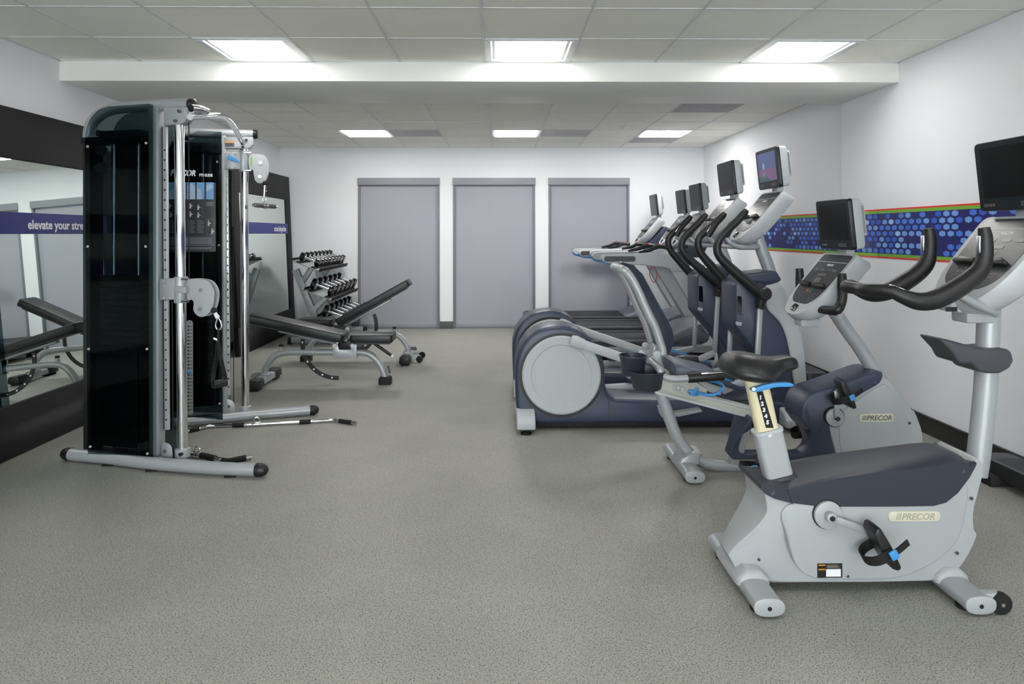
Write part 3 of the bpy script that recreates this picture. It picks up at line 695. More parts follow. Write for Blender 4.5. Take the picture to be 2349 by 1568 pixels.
# ================================================================ recumbent bike
def recumbent():
    Yc = 4.07; Yn, Yf = 3.955, 4.185
    t = thing('recumbent_bike', 'recumbent exercise bike with navy mesh backrest and blue seat lever, in the second row', 'exercise bike', (1.6, Yc, 0))
    xz = lambda ps: [(p[0], p[-1]) for p in ps]
    g = A([(1999, 866), (2035, 868)], Yn) + cr(A([(2050, 880), (2088, 935), (2099, 944), (2108, 965), (2116, 990), (2118, 1020), (2112, 1060)], Yn), 4) + A([(2105, 1088), (1930, 1088), (1899, 975), (1915, 935)], Yn)
    done('body_shell', MB().xz(xz(g), Yn, Yf), 'silver_plastic', t, bevel=.02, seg=3, lim=40)
    sp = AC([(1925, 960), (1945, 1075), (2040, 1080), (2085, 1050), (2080, 960), (2050, 905), (2035, 885), (2020, 883), (1970, 915)], Yn, 4)
    done('side_panel', MB().xz(xz(sp), Yn - .006, Yn + .03), 'silver_plastic', t, bevel=.005)
    cv = cr(A([(1838, 962), (1839, 935), (1848, 915), (1866, 900), (1895, 891), (1940, 875), (1985, 858), (2008, 852), (2022, 853), (2023, 865), (2018, 876), (2008, 884)], Yn), 4) + cr(A([(1970, 905), (1935, 922), (1915, 940), (1900, 962)], Yn), 3) + A([(1906, 1000), (1922, 1060), (1924, 1068), (1880, 1062)], Yn)
    cv += A([(1690, 1062), (1682, 1052), (1690, 1030), (1718, 958), (1726, 955)], Yn) + cr(A([(1728, 965), (1708, 1020), (1704, 1040), (1712, 1050)], Yn), 3) + cr(A([(1780, 1050), (1840, 1050), (1856, 1043), (1866, 1030), (1866, 1012), (1854, 985)], Yn), 4)
    c_ = done('navy_cover', MB().xz(xz(cv), Yn - .01, Yf + .01), 'navy', t, bevel=.016, seg=3, lim=35)
    x1_, x2_ = at(1868, 1040, Yn).x - 1.6, at(1895, 1040, Yn).x - 1.6
    zc_ = at(1868, 990, Yn).z
    for v_ in c_.data.vertices:
        if v_.co.x < x2_ and v_.co.z < zc_:
            f = .38 + .62 * max(0, min(1, (v_.co.x - x1_) / (x2_ - x1_))); v_.co.y *= f
    for px, py in ((2006, 876), (1912, 1046)): done('screw', MB().cyl(at(px, py, Yn - .0115), at(px, py, Yn), .008, n=10), 'black', c_)
    done('screw', MB().cyl(at(2087, 970, Yn - .008), at(2087, 970, Yn), .007, n=10), 'black', t)
    q = at(2011, 958, Yn - .01); W, Hh = .098, .0235
    bd = done('name_badge', MB().ext([Vector((q.x + a, Yn - .0105, q.z + b)) for a, b in rnd([(-W, -Hh), (W, -Hh), (W, Hh), (-W, Hh)], .022, 5)], (0, .006, 0)), 'badge', t, bevel=.002)
    text('brand_name', 'PRECOR', .038, frameM((q.x - .058, Yn - .011, q.z - .013), (1, 0, 0), (0, 0, 1)), 'base_grey', bd, shear=.25, off=.0004)
    for k in range(4): done('logo_slash', MB().ext([(q.x - .082 + k * .006 + dx, Yn - .011, q.z - .013 + dz) for dx, dz in ((0, 0), (.0025, 0), (.009, .027), (.0065, .027))], (0, .0006, 0)), 'base_grey', bd)
    # mast
    done('console_mast', MB().tube(A([(1893, 690), (1915, 716), (1945, 760), (1975, 802), (2000, 842), (2030, 890)], Yc), [.038, .038, .038, .038, .04, .045], 18, 4), 'silver', t, ang=60)
    # front frame and foot rail
    fr = [(1514, 885), (1518, 905), (1531, 945), (1550, 995), (1567, 1022), (1590, 1046), (1625, 1063), (1680, 1069), (1760, 1069), (1850, 1069), (1960, 1066)]
    done('main_frame_tube', MB().tube(A(fr, Yc), .034, 14, 4), 'silver', t, ang=60)
    done('frame_post', MB().bar(at(1716, 945, Yc), at(1682, 1066, Yc), .06, .066), 'silver', t, bevel=.012)
    # seat rail
    a, b = at(1500, 886, Yc), at(1738, 948, Yc)
    m = MB(); m.bar(a, b, .1, .055); ra = done('seat_rail', m, 'rail_grey', t, bevel=.006)
    m = MB(); dd = (b - a).normalized(); nn = Vector((-dd.z, 0, dd.x))
    for s in (-1, 1): m = MB(); m.bar(a + nn * .022 * s + Vector((0, -.052, 0)), b + nn * .022 * s + Vector((0, -.052, 0)), .008, .016); done('rail_lip', m, 'light_plastic', ra, bevel=.003)
    for k in range(6): done('rail_slot', MB().box(at(1626 + k * 10.5, 912 + k * 2.9, Yc - .0525), (.004, .004, .014)), 'black', ra)
    # seat carriage
    cg = A([(1507, 868), (1520, 845), (1590, 872), (1622, 892), (1622, 912), (1600, 918), (1555, 908), (1506, 893)], Yc - .07)
    cr_ = done('seat_carriage', MB().xz(xz(cg), Yc - .07, Yc + .07), 'rail_grey', t, bevel=.006)
    cp_ = A([(1543, 882), (1570, 886), (1569, 899), (1543, 895)], Yc - .073)
    pl = done('bolt_plate', MB().xz(xz(rnd([(p.x, p.z) for p in cp_], .012, 4)), Yc - .074, Yc - .068), 'silver_plastic', cr_, bevel=.001)
    for px, py in ((1547, 886), (1556, 889), (1565, 891), (1547, 892), (1565, 896)): done('bolt', MB().cyl(at(px, py, Yc - .079), at(px, py, Yc - .072), .006, n=10), 'bolt', pl)
    # blue adjusting lever
    bl = cr(A([(1577, 898), (1583, 893), (1592, 895), (1596, 889), (1603, 890), (1602, 898), (1606, 905), (1598, 909), (1584, 907)], Yc - .08), 3, True)
    lv = done('adjust_lever', MB().xz(xz(bl), Yc - .082, Yc - .07), 'blue', t, bevel=.003)
    done('lever_loop', MB().tube([at(1600, 900, Yc - .09), at(1620, 905, Yc - .12), at(1640, 904, Yc - .13), at(1655, 895, Yc - .12), at(1659, 886, Yc - .08), at(1645, 876, Yc - .02), at(1620, 872, Yc + .02)], .0085, 10, 5), 'blue', lv, ang=60)
    for px, py in ((1582, 901), (1597, 904)): done('pivot_bolt', MB().cyl(at(px, py, Yc - .086), at(px, py, Yc - .08), .006, n=10), 'black', lv)
    # back bracket
    bb = A([(1500, 790), (1511, 794), (1519, 826), (1526, 850), (1545, 872), (1510, 872), (1490, 850)], Yc - .05)
    done('back_bracket', MB().xz(xz(bb), Yc - .05, Yc + .05), 'silver', t, bevel=.008)
    # back frame: two tubes joined at the top
    pr = [(1430, 619), (1437, 624), (1450, 640), (1462, 662), (1478, 698), (1492, 728), (1503, 750), (1513, 780), (1519, 800), (1520, 812)]
    pr = [(p[0], p[1]) for p in pr]
    nearp = A(pr, 3.93); farp = [Vector((p.x, Yc * 2 - p.y, p.z)) for p in nearp]
    top = [Vector((nearp[0].x - .012, 3.96, nearp[0].z + .006)), Vector((nearp[0].x - .015, Yc, nearp[0].z + .008)), Vector((nearp[0].x - .012, Yc * 2 - 3.96, nearp[0].z + .006))]
    bf = done('back_frame_tube', MB().tube(nearp[::-1] + top + farp, .0235, 14, 4), 'silver', t, ang=60)
    for p in (nearp[9], farp[9]): done('frame_pivot', MB().cyl(p + Vector((-.035, -.02, .0)), p + Vector((-.035, .02, .0)), .022), 'silver_plastic', bf, bevel=.004)
    # back pad loft: px centre line, half width
    bp = [(1433, 606, .07, .012), (1450, 612, .12, .02), (1466, 632, .15, .026), (1480, 662, .165, .03), (1496, 695, .175, .032), (1513, 728, .185, .036), (1527, 758, .185, .04), (1533, 785, .17, .038), (1530, 806, .13, .026), (1524, 814, .06, .012)]
    C = A([(p[0], p[1]) for p in bp], 3.93); rings = []
    for i, p in enumerate(C):
        d = (C[min(i + 1, len(C) - 1)] - C[max(i - 1, 0)]).normalized(); n = Vector((-d.z, 0, d.x)); hw, thk = bp[i][2], bp[i][3]
        if n.x < 0: n = -n
        rg = []
        for k in range(20):
            q = 2 * math.pi * k / 20; y = math.cos(q) * hw
            rg.append(Vector((p.x, Yc, p.z)) + Vector((0, y, 0)) + n * (math.sin(q) * thk * .5 + thk * .7 * abs(math.cos(q)) ** 2 + .0))
        rings.append(rg)
    bk = done('back_pad', MB().loft(rings), 'navy', t, ang=60)
    for r_ in range(9):
        i = 2 + r_ * .6; p = C[int(i)].lerp(C[min(int(i) + 1, 9)], i - int(i))
    # seat pad
    sp = [(1538, 850, 862, .12), (1543, 826, 868, .17), (1560, 824, 870, .185), (1590, 833, 872, .185), (1620, 840, 872, .175), (1642, 846, 870, .16), (1656, 856, 868, .12), (1661, 862, 866, .06)]
    rings = []
    for px, a_, b_, hw in sp:
        zt, zb = at(px, a_ + 5, Yc - .1), at(px, b_ - 1, Yc - hw)
        rings.append([Vector((zt.x, Yc + q.x * hw, zb.z + (q.y + 1) / 2 * (zt.z - zb.z))) for q in rnd([(-1, -1), (1, -1), (1, .7), (.6, 1), (-.6, 1), (-1, .7)], .35, 3)])
    done('seat_pad', MB().loft(rings), 'seat_blue', t, ang=50, bevel=.006)
    # side handle tube with grip, near and far
    for s in (-1, 1):
        Y = Yc + s * .235
        hp = [at(1519, 842, Yc + s * .06) if s < 0 else at(1530, 845, Yc + .1), None]
        nn_ = A([(1512, 846), (1518, 858), (1532, 867), (1552, 869), (1580, 867)], Yc - .25)
        if s > 0: nn_ = [Vector((p.x, 2 * Yc - p.y, p.z)) for p in nn_]
        nn_ = [Vector((nn_[0].x, Yc + s * .05, nn_[0].z + .01))] + nn_
        ht = done('side_handle', MB().tube(nn_, .0195, 12, 5), 'silver', t, ang=60)
        g0, g1 = at(1578, 867, Yc - .25), at(1660, 861, Yc - .25)
        if s > 0: g0, g1 = [Vector((p.x, 2 * Yc - p.y, p.z)) for p in (g0, g1)]
        done('hand_grip', MB().cyl(g0, g1, .026), 'black_soft', ht, bevel=.005)
        done('contact_plate', MB().bar(g0.lerp(g1, .35) + Vector((0, s * .012, .0215)), g0.lerp(g1, .93) + Vector((0, s * .012, .0215)), .022, .006), 'chrome_soft', ht, bevel=.002)
    # double cup holder at the near side of the seat
    Yh = Yc - .2
    def bowl(px0, px1, pt, pb, Yb, ry, k=.8):
        a, b = at(px0, pt, Yb), at(px1, pb, Yb); cx_, rx = (a.x + b.x) / 2, (b.x - a.x) / 2
        el = lambda f_, z, g_=1: [Vector((cx_ + math.cos(q) * rx * f_, Yb + math.sin(q) * ry * f_, z)) for q in [2 * math.pi * i / 24 for i in range(24)]]
        return [el(k * .9, b.z), el(k, b.z + .006), el(.97, a.z - .012), el(1.06, a.z - .004), el(1.06, a.z), el(.96, a.z), el(k * .93, b.z + .03), el(.02, b.z + .028)]
    cu = done('cup_holder', MB().loft(bowl(1444, 1524, 850, 892, Yh - .03, .095)), 'navy_dark', t, ang=50)
    done('tray', MB().loft(bowl(1421, 1482, 814, 858, Yh + .05, .09, .85)), 'navy_dark', cu, ang=50)
    done('holder_web', MB().loft([A([(1455, 822), (1500, 842), (1524, 856), (1515, 872), (1470, 862), (1450, 850)], Yh + .02), [p + Vector((0, .09, 0)) for p in A([(1455, 822), (1500, 842), (1524, 856), (1515, 872), (1470, 862), (1450, 850)], Yh + .02)]]), 'navy_dark', cu, bevel=.01)
    # crank + pedal
    C = at(1916, 957, Yn - .02); E_ = at(1919, 896, Yn - .045)
    done('crank_disc', MB().lathe([(.001, 0), (.044, 0), (.05, .004), (.05, .03)], (C.x, Yn - .027, C.z), (0, 1, 0), 28), 'silver_plastic', t)
    done('disc_gap', MB().lathe([(.051, 0), (.056, 0), (.056, .012), (.051, .012)], (C.x, Yn - .0125, C.z), (0, 1, 0), 28), 'black', t)
    ca = done('crank_arm', MB().bar((C.x, Yn - .042, C.z), (E_.x, Yn - .042, E_.z), .018, .03), 'silver', t, bevel=.006)
    done('hub_bolt', MB().cyl((C.x, Yn - .056, C.z), (C.x, Yn - .03, C.z), .012, n=12), 'black', ca)
    pc = at(1938, 901, Yn - .1); d = at(1953, 933, Yn - .1) - at(1925, 868, Yn - .1)
    done('pedal_axle', MB().cyl((E_.x, Yn - .04, E_.z), (pc.x, Yn - .1, pc.z), .009), 'chrome', t)
    pedal(t, pc, (d.x, 0, d.z), -1)
    e2 = Vector((C.x, Yf + .042, 2 * C.z - E_.z))
    done('crank_arm', MB().bar((C.x, Yf + .042, C.z), e2, .018, .03), 'silver', t, bevel=.006)
    pedal(t, e2 + Vector((-.03, .06, 0)), (d.x, 0, d.z), 1)
    # feet
    x = at(1595, 1106, 3.83).x; foot_bar(t, x, 3.83, 4.36)
    done('foot_joint', MB().loft([[Vector((x + a * k + (1 - k) * .1, Yc + b, z)) for a, b in rnd([(-.05, -.08), (.07, -.08), (.07, .08), (-.05, .08)], .02, 3)] for z, k in ((.06, 1), (.09, .9), (.12, .5))]), 'silver', t, ang=50)
    x2 = at(2085, 1075, Yc).x; foot_bar(t, x2, 3.85, 4.30)
    done('transport_wheel', MB().lathe([(.001, 0), (.034, 0), (.036, .004), (.036, .02), (.001, .022)], (at(2110, 1010, 4.05).x, 4.04, .036), (0, 1, 0), 18), 'brass', t, label='yellowish transport wheel')
    # console and near/far hand bars
    console(t, Yc, 1.958, 1.243)
    for s in (-1, 1):
        pts = A([(1898, 714), (1916, 712), (1928, 698), (1932, 680), (1932, 655), (1931, 627)], Yc - .27)
        if s > 0: pts = [Vector((p.x, 2 * Yc - p.y, p.z)) for p in pts]
        pts[0].y = Yc + s * .1
        done('upright_grip', MB().tube(pts, [.022, .025, .026, .026, .026, .022], 14, 4), 'black_soft', t, ang=60)
    done('grip_bridge', MB().cyl((at(1898, 712, Yc).x, Yc - .15, at(1898, 712, Yc).z), (at(1898, 712, Yc).x, Yc + .15, at(1898, 712, Yc).z), .018), 'silver', t)
    return t
recumbent()
# ================================================================ ellipticals
def elliptical():
    Yc = 5.1; Yn, Yf = 4.93, 5.27
    t = thing('elliptical_trainer', 'navy elliptical trainer with lit monitor picture, nearer one of the two', 'elliptical trainer', (1.1, Yc, 0), 'elliptical trainers')
    xz = lambda ps: [(p[0], p[-1]) for p in ps]
    h1 = cr(A([(1187, 955), (1184, 925), (1182, 853), (1186, 822), (1196, 794), (1217, 768), (1243, 754), (1279, 748), (1312, 751), (1342, 765), (1366, 792), (1383, 822), (1388, 853), (1389, 883), (1397, 906), (1414, 916)], Yn), 4)
    h2 = A([(1500, 918), (1790, 918), (1836, 940), (1836, 969), (1240, 972), (1195, 965)], Yn)
    done('housing', MB().xz(xz(h1 + h2), Yn, Yf), 'navy', t, bevel=.03, seg=4, lim=32)
    done('skid_plate', MB().box2((at(1232, 972, Yn).x, Yn + .03, .012), (at(1790, 972, Yn).x, Yf - .03, .05)), 'rubber', t, bevel=.004)
    for nm, px in (('housing_seam', 1397),): done(nm, MB().bar(at(px, 918, Yn - .001), at(px, 968, Yn - .001), .003, .003), 'black', t)
    for s, Y in ((-1, Yn), (1, Yf)):
        c = at(1288, 860, Yn); c.y = Y; ax = (0, s, 0)
        done('disc_gap', MB().lathe([(.001, -.02), (.292, -.02), (.292, .0015), (.27, .0015)], c, ax, 56), 'black', t)
        done('flywheel_disc', MB().lathe([(.001, .003), (.205, .003), (.212, .009), (.262, .010), (.272, .003), (.272, -.01)], c, ax, 56), 'light_plastic', t, ang=25)
    # crank cap and foot arms, opposite phase
    def side(s, J, K, Pd, yy):
        f = lambda p, extra=0: Vector((at(p[0], p[1], Yn - .07).x, Yc + s * (Yc - Yn + .07 + extra), at(p[0], p[1], Yn - .07).z))
        j, k = f(J), f(K); d = (k - j).normalized()
        cap = done('arm_cap', MB().tube([j - d * .04, j - d * .03, j, j + d * .06], [.02, .038, .044, .036], 16, 3), 'light_plastic', t, ang=60)
        ar = done('foot_arm', MB().bar(j, k, .05, .062), 'light_plastic', t, bevel=.012)
        p = k
        rail = A([(0, 0), (0, 0)], 5)
        up = Vector((-d.z, 0, d.x)); up = up if up.z > 0 else -up
        c = p + up * .045
        pts = [c + d * a + Vector((0, b, 0)) for a, b in rnd([(-.2, -.075), (.2, -.075), (.2, .075), (-.2, .075)], .05, 4)]
        fp = done('foot_plate', MB().ext(pts, up * .03), 'navy', t, bevel=.008)
        m = MB(); 
        ed = [c + up * .03 + d * a + Vector((0, b, 0)) for a, b in rnd([(-.195, -.07), (.195, -.07), (.195, .07), (-.195, .07)], .05, 4)]
        done('blue_rim', MB().ribbon([p for p in ed if p.y > j.y + .01], up, .024, .012, sm=1), 'blue', fp)
        return k, d
    kn, dn = side(-1, (1320, 784), (1655, 897), 0, 0)
    kf, df = side(1, (1256, 936), (1535, 918), 0, 0)
    # link from the foot arm to the swing arm
    def swing(s, arm, piv, rod_top, rod_bot, kk):
        Yp = 4.865; g = lambda p: Vector((at(p[0], p[1], Yp).x, Yc + s * (Yc - Yp), at(p[0], p[1], Yp).z))
        pts = [g(p) for p in arm]
        a = done('swing_handle', MB().tube(pts, [.018, .026, .027, .027, .027, .029, .032, .037, .04], 14, 4), 'black_soft', t, ang=60)
        q = g(piv); done('pivot_cap', MB().lathe([(.001, -.052), (.036, -.05), (.046, -.038), (.046, .035), (.036, .04), (.001, .04)], q, (0, s * -1, 0), 22), 'black', a)
        r0, r1 = g(rod_top), g(rod_bot)
        done('pivot_boot', MB().cyl(q, r0, .042, .026), 'black', a)
        done('swing_rod', MB().bar(r0.lerp(q, .2), r1, .03, .036), 'silver', t, bevel=.008)
        kk2 = Vector((kk.x, r1.y, kk.z))
        done('link_bar', MB().bar(r1, kk2, .04, .05), 'silver_plastic', t, bevel=.01)
    swing(-1, [(1713, 482), (1706, 490), (1688, 510), (1658, 539), (1646, 560), (1648, 583), (1669, 608), (1709, 643), (1749, 676)], (1751, 673), (1742, 708), (1735, 862), kn)
    fa = [(1713, 484), (1706, 492), (1686, 512), (1652, 541), (1645, 560), (1653, 586), (1683, 622), (1718, 660), (1745, 690)]
    swing(1, fa, (1736, 690), (1727, 722), (1722, 875), kf)
    # tower
    tn = A([(1687, 652), (1688, 750), (1700, 766), (1740, 812), (1768, 852), (1776, 900), (1760, 918), (1780, 972), (1838, 968)], Yn) + cr(A([(1842, 940), (1828, 912), (1822, 880), (1812, 800), (1795, 745), (1765, 712), (1757, 690), (1755, 655)], Yn), 4) + A([(1794, 642), (1782, 622), (1712, 628)], Yn)
    done('tower_shell', MB().xz(xz(tn), Yn + .01, Yf - .01), 'navy', t, bevel=.018, seg=3, lim=32)
    gr = A([(1756, 655)], Yn) + A([(1790, 646)], Yn) + cr(A([(1800, 662), (1820, 712), (1840, 770), (1849, 836), (1852, 900), (1851, 922)], Yn), 4) + A([(1840, 925)], Yn) + cr(A([(1829, 905), (1822, 870), (1811, 800), (1794, 746), (1764, 712), (1757, 690)], Yn), 4)
    done('front_cover', MB().xz(xz(gr), Yn, Yf), 'light_plastic', t, bevel=.014, seg=3, lim=35)
    a, b = at(1690, 662, Yn + .008), at(1704, 748, Yn + .008)
    done('tower_window', MB().xz(xz(rnd(xz(A([(1692, 678), (1702, 680), (1703, 724), (1692, 720)], Yn)), .008, 3)), Yn + .006, Yn + .012), 'black_gloss', t)
    done('tower_badge', MB().xz(xz(rnd(xz(A([(1689, 737), (1703, 740), (1701, 748), (1689, 745)], Yn)), .006, 3)), Yn + .006, Yn + .012), 'silver_plastic', t)
    done('top_cap', MB().xz(xz(A([(1700, 646), (1712, 630), (1783, 621), (1796, 644), (1765, 652)], Yn)), Yn, Yf), 'navy', t, bevel=.02, seg=3)
    # mast
    done('console_mast', MB().tube(A([(1770, 645), (1764, 617), (1748, 575), (1731, 524), (1722, 500)], Yc), .044, 18, 3), 'silver', t, ang=60)
    console(t, Yc, 1.965, 1.655, lit=True)
    # static handle
    z = at(1745, 565, Yc)
    for s in (-1, 1):
        pts = [Vector((z.x, Yc, z.z)), Vector((z.x - .06, Yc + s * .06, z.z - .004)), at(1700, 567, 4.95), at(1680, 560, 4.9), at(1668, 548, 4.9), at(1664, 535, 4.9)]
        pts = [Vector((p.x, Yc + s * abs(p.y - Yc), p.z)) for p in pts]
        st = done('static_handle', MB().tube(pts, .016, 12, 4), 'silver', t, ang=60)
        g = [Vector((p.x, Yc + s * abs(p.y - Yc), p.z)) for p in (at(1662, 543, 4.9), at(1668, 533, 4.9), at(1678, 517, 4.9), at(1686, 508, 4.9))]
        done('static_grip', MB().tube(g, [.024, .026, .026, .02], 12, 3), 'black', st, ang=60)
        done('contact_plate', MB().bar(g[1] + Vector((-.024, 0, .004)), g[2] + Vector((-.024, 0, .004)), .02, .008), 'chrome_soft', st, bevel=.002)
    # feet
    for px0, px1, nm in ((1185, 1228, 'rear_foot'), (1797, 1848, 'front_foot')):
        a, b = at(px0, 945, 4.86), at(px1, 995, 4.86)
        for s in (-1, 1):
            m = MB(); Y0, Y1 = 4.80, 4.98
            r_ = [[Vector((x_, y_, z_)) for x_, z_ in ((a.x, zb), (b.x, zb), (b.x, zt), (a.x, zt))] for y_, zb, zt in ((Y0, .035, .085), (Y0 + .05, .03, .12), (Y1, .03, .165))]
            r_ = [[Vector((v.x, Yc + s * (Yc - v.y), v.z)) for v in q] for q in r_]
            f_ = done(nm, m.loft(r_), 'light_plastic', t, bevel=.012, seg=3)
            cx_ = (a.x + b.x) / 2
            done('rubber_foot', MB().lathe([(.001, 0), (.036, 0), (.036, .01), (.012, .018), (.012, .045)], (cx_, Yc + s * .26, 0), (0, 0, 1), 18), 'rubber', f_)
    # light side step tray
    st = A([(1511, 934), (1514, 950), (1520, 958), (1560, 955), (1612, 944), (1608, 938), (1560, 946), (1528, 950), (1522, 946), (1518, 934)], 4.86)
    done('side_tray', MB().xz(xz(st), 4.86, 4.95), 'silver_plastic', t, bevel=.003)
    return t
ell = elliptical()
e2 = dup(ell, (1.1, 6.05, 0), 'navy elliptical trainer with dark blank monitor, farther one beside the treadmills')
for o in e2.children:
    if o.name.startswith('screen.') or o.name == 'screen':
        o.data = o.data.copy(); o.data.materials[0] = MT['screen_off']
        for c in list(o.children): bpy.data.objects.remove(c)
# ================================================================ treadmills
def treadmill():
    Yc = 7.6; Yn, Yf = 7.2, 8.0
    t = thing('treadmill', 'grey treadmill with pale inset side arms, nearest of the three treadmills', 'treadmill', (1.3, Yc, 0), 'treadmills by the blinds')
    xz = lambda ps: [(p[0], p[-1]) for p in ps]
    x0 = .36; xe = at(1666, 800, Yn).x
    zb, zt = .165, .27
    for s in (-1, 1):
        y = Yc + s * .36
        done('side_rail', MB().box2((x0, y - .045, zt - .035), (at(1560, 780, Yn).x, y + .045, zt)), 'charcoal', t, bevel=.01)
        done('rail_skirt', MB().box2((x0 + .02, y - .04, zb - .03), (at(1590, 780, Yn).x, y + .04, zt - .034)), 'navy', t, bevel=.006)
        done('rail_base', MB().box2((x0 + .5, y - .044, zb), (at(1590, 780, Yn).x, y + .044, zb + .045)), 'light_plastic', t, bevel=.006)
    bl = done('running_belt', MB().box2((x0 + .03, Yc - .315, zt - .045), (at(1570, 780, Yn).x, Yc + .315, zt - .012)), 'belt', t, bevel=.01)
    for k in range(8): done('belt_mark', MB().box2((1.15 + (k * .03 if k < 5 else k * .055 - .1), Yc - .21, zt - .0125), (1.165 + (k * .03 if k < 5 else k * .055 - .1), Yc - .19, zt - .0115)), 'display', bl)
    done('rear_roller_cover', MB().box2((x0 - .03, Yc - .4, zt - .1), (x0 + .04, Yc + .4, zt - .005)), 'navy', t, bevel=.02, seg=3)
    done('deck_frame', MB().box2((x0 + .08, Yc - .33, .06), (xe - .1, Yc + .33, zt - .06)), 'rubber', t)
    for x in (x0 + .2, xe - .25):
        for s in (-1, 1): done('rubber_foot', MB().cyl((x, Yc + s * .28, 0), (x, Yc + s * .28, .07), .035), 'rubber', t)
    # motor hood
    hd = A([(1524, 781), (1555, 767), (1592, 750), (1632, 742), (1652, 756), (1652, 790), (1524, 790)], Yn)
    done('motor_hood', MB().xz(xz(cr(hd[:5], 4) + hd[5:]), Yn + .06, Yf - .06), 'hood_grey', t, bevel=.02, seg=3)
    # side arms + uprights, each side one moulded piece
    for s in (-1, 1):
        yy = lambda v: Yc + s * v
        arm = cr(A([(1400, 604), (1388, 602), (1380.5, 594), (1382, 587), (1393, 583), (1440, 582), (1520, 580), (1555, 589), (1576, 604), (1590, 622)], Yn), 4)
        arm += A([(1541, 624)], Yn) + cr(A([(1536, 617), (1520, 613), (1460, 607)], Yn), 3)
        ap = done('side_arm', MB().xz(xz(arm), yy(.4), yy(.33)), 'light_plastic', t, bevel=.012, seg=3, lim=40)
        ins = rnd(xz(A([(1386, 587.5), (1458, 587.5), (1458, 600), (1386, 600)], Yn)), .04, 5)
        done('arm_inset', MB().xz(xz(ins), yy(.4015), yy(.39)), 'charcoal', ap)
        bt = A([(1381, 596), (1388, 603.5), (1402, 605.5)], Yn)
        done('blue_edge', MB().tube([Vector((p.x, yy(.37), p.z)) for p in A([(1380, 594), (1386, 601), (1398, 604.6), (1420, 605.5)], Yn)], .014, 8, 3), 'blue', ap)
        upr = A([(1541, 623)], Yn) + A([(1592, 623)], Yn) + cr(A([(1605, 648), (1630, 695), (1650, 730), (1663, 755), (1667, 780), (1667, 807)], Yn), 4) + A([(1548, 808), (1548, 791), (1608, 790), (1630, 768)], Yn)
        up = done('upright', MB().xz(xz(upr), yy(.4), yy(.36)), 'light_plastic', t, bevel=.006, lim=40)
        done('upright_edge', MB().tube([Vector((p.x, yy(.385), p.z)) for p in A([(1541, 620), (1580, 690), (1625, 766)], Yn)], .011, 8, 1), 'silver', up)
        fc = A([(1542, 780), (1575, 768), (1602, 761), (1620, 762), (1628, 771), (1624, 783), (1610, 790), (1552, 790)], Yn)
        fo = done('front_fairing', MB().xz(xz(rnd(xz(fc), .02, 4)), yy(.402), yy(.34)), 'fairing', t, bevel=.008)
        done('screw', MB().cyl((at(1608, 785, Yn).x, yy(.404), at(1608, 785, Yn).z), (at(1608, 785, Yn).x, yy(.39), at(1608, 785, Yn).z), .012, n=10), 'black', fo)
        ft = A([(1490, 808), (1560, 800), (1575, 790), (1667, 790), (1667, 809)], Yn)
        done('front_base', MB().xz(xz(ft), yy(.4), yy(.32)), 'light_plastic', t, bevel=.01)
        # hand rest with heart-rate grip on top of the arm
        hg = [Vector((p.x, yy(.3), p.z)) for p in A([(1470, 579), (1495, 574), (1515, 566), (1535, 568)], Yn)]
        gp = done('grip_rest', MB().tube(hg, [.012, .02, .022, .02], 10, 4), 'black', t, ang=60)
        done('red_grip_end', MB().ball(hg[2] + Vector((.01, 0, .012)), .018, 10), 'red', gp)
    # cross housing between arms with stop clip cord
    xb = at(1560, 590, Yn)
    cx0 = A([(1520, 585), (1560, 575), (1585, 590), (1588, 612), (1550, 612)], Yn)
    done('cross_bridge', MB().xz(xz(cx0), Yc - .34, Yc + .34), 'navy', t, bevel=.02, seg=3)
    P = console(t, Yc, 2.13, 1.575)
    done('console_stalk', MB().bar(Vector((2.02, Yc, 1.12)), Vector((2.08, Yc, 1.48)), .3, .1), 'navy', t, bevel=.03, seg=3)
    done('stalk_wedge', MB().ext([(1.85, Yc - .17, 1.1), (2.12, Yc - .17, 1.1), (2.28, Yc - .17, 1.42), (2.2, Yc - .17, 1.45)], (0, .34, 0)), 'navy', t, bevel=.02)
    cd = [Vector((1.62, Yn - .0, z_)) for z_ in (1.1,)][0]
    a, b = at(1494, 612, Yn - .01), at(1500, 648, Yn - .01)
    done('safety_cord', MB().tube([a, a.lerp(b, .5) + Vector((-.03, 0, 0)), b, a.lerp(b, .5) + Vector((.045, 0, 0)), a + Vector((.03, 0, 0))], .004, 6, 6), 'red', t)
    return t
tm = treadmill()
t2 = dup(tm, (1.3 + .11, 8.65, 0), 'grey treadmill in the middle of the three treadmills')
t3 = dup(tm, (1.3, 9.67, 0), 'grey treadmill farthest back, closest to the right window blind')
for q in (t2, t3):
    for o in list(q.children):
        if o.name.startswith('safety_cord'): bpy.data.objects.remove(o)
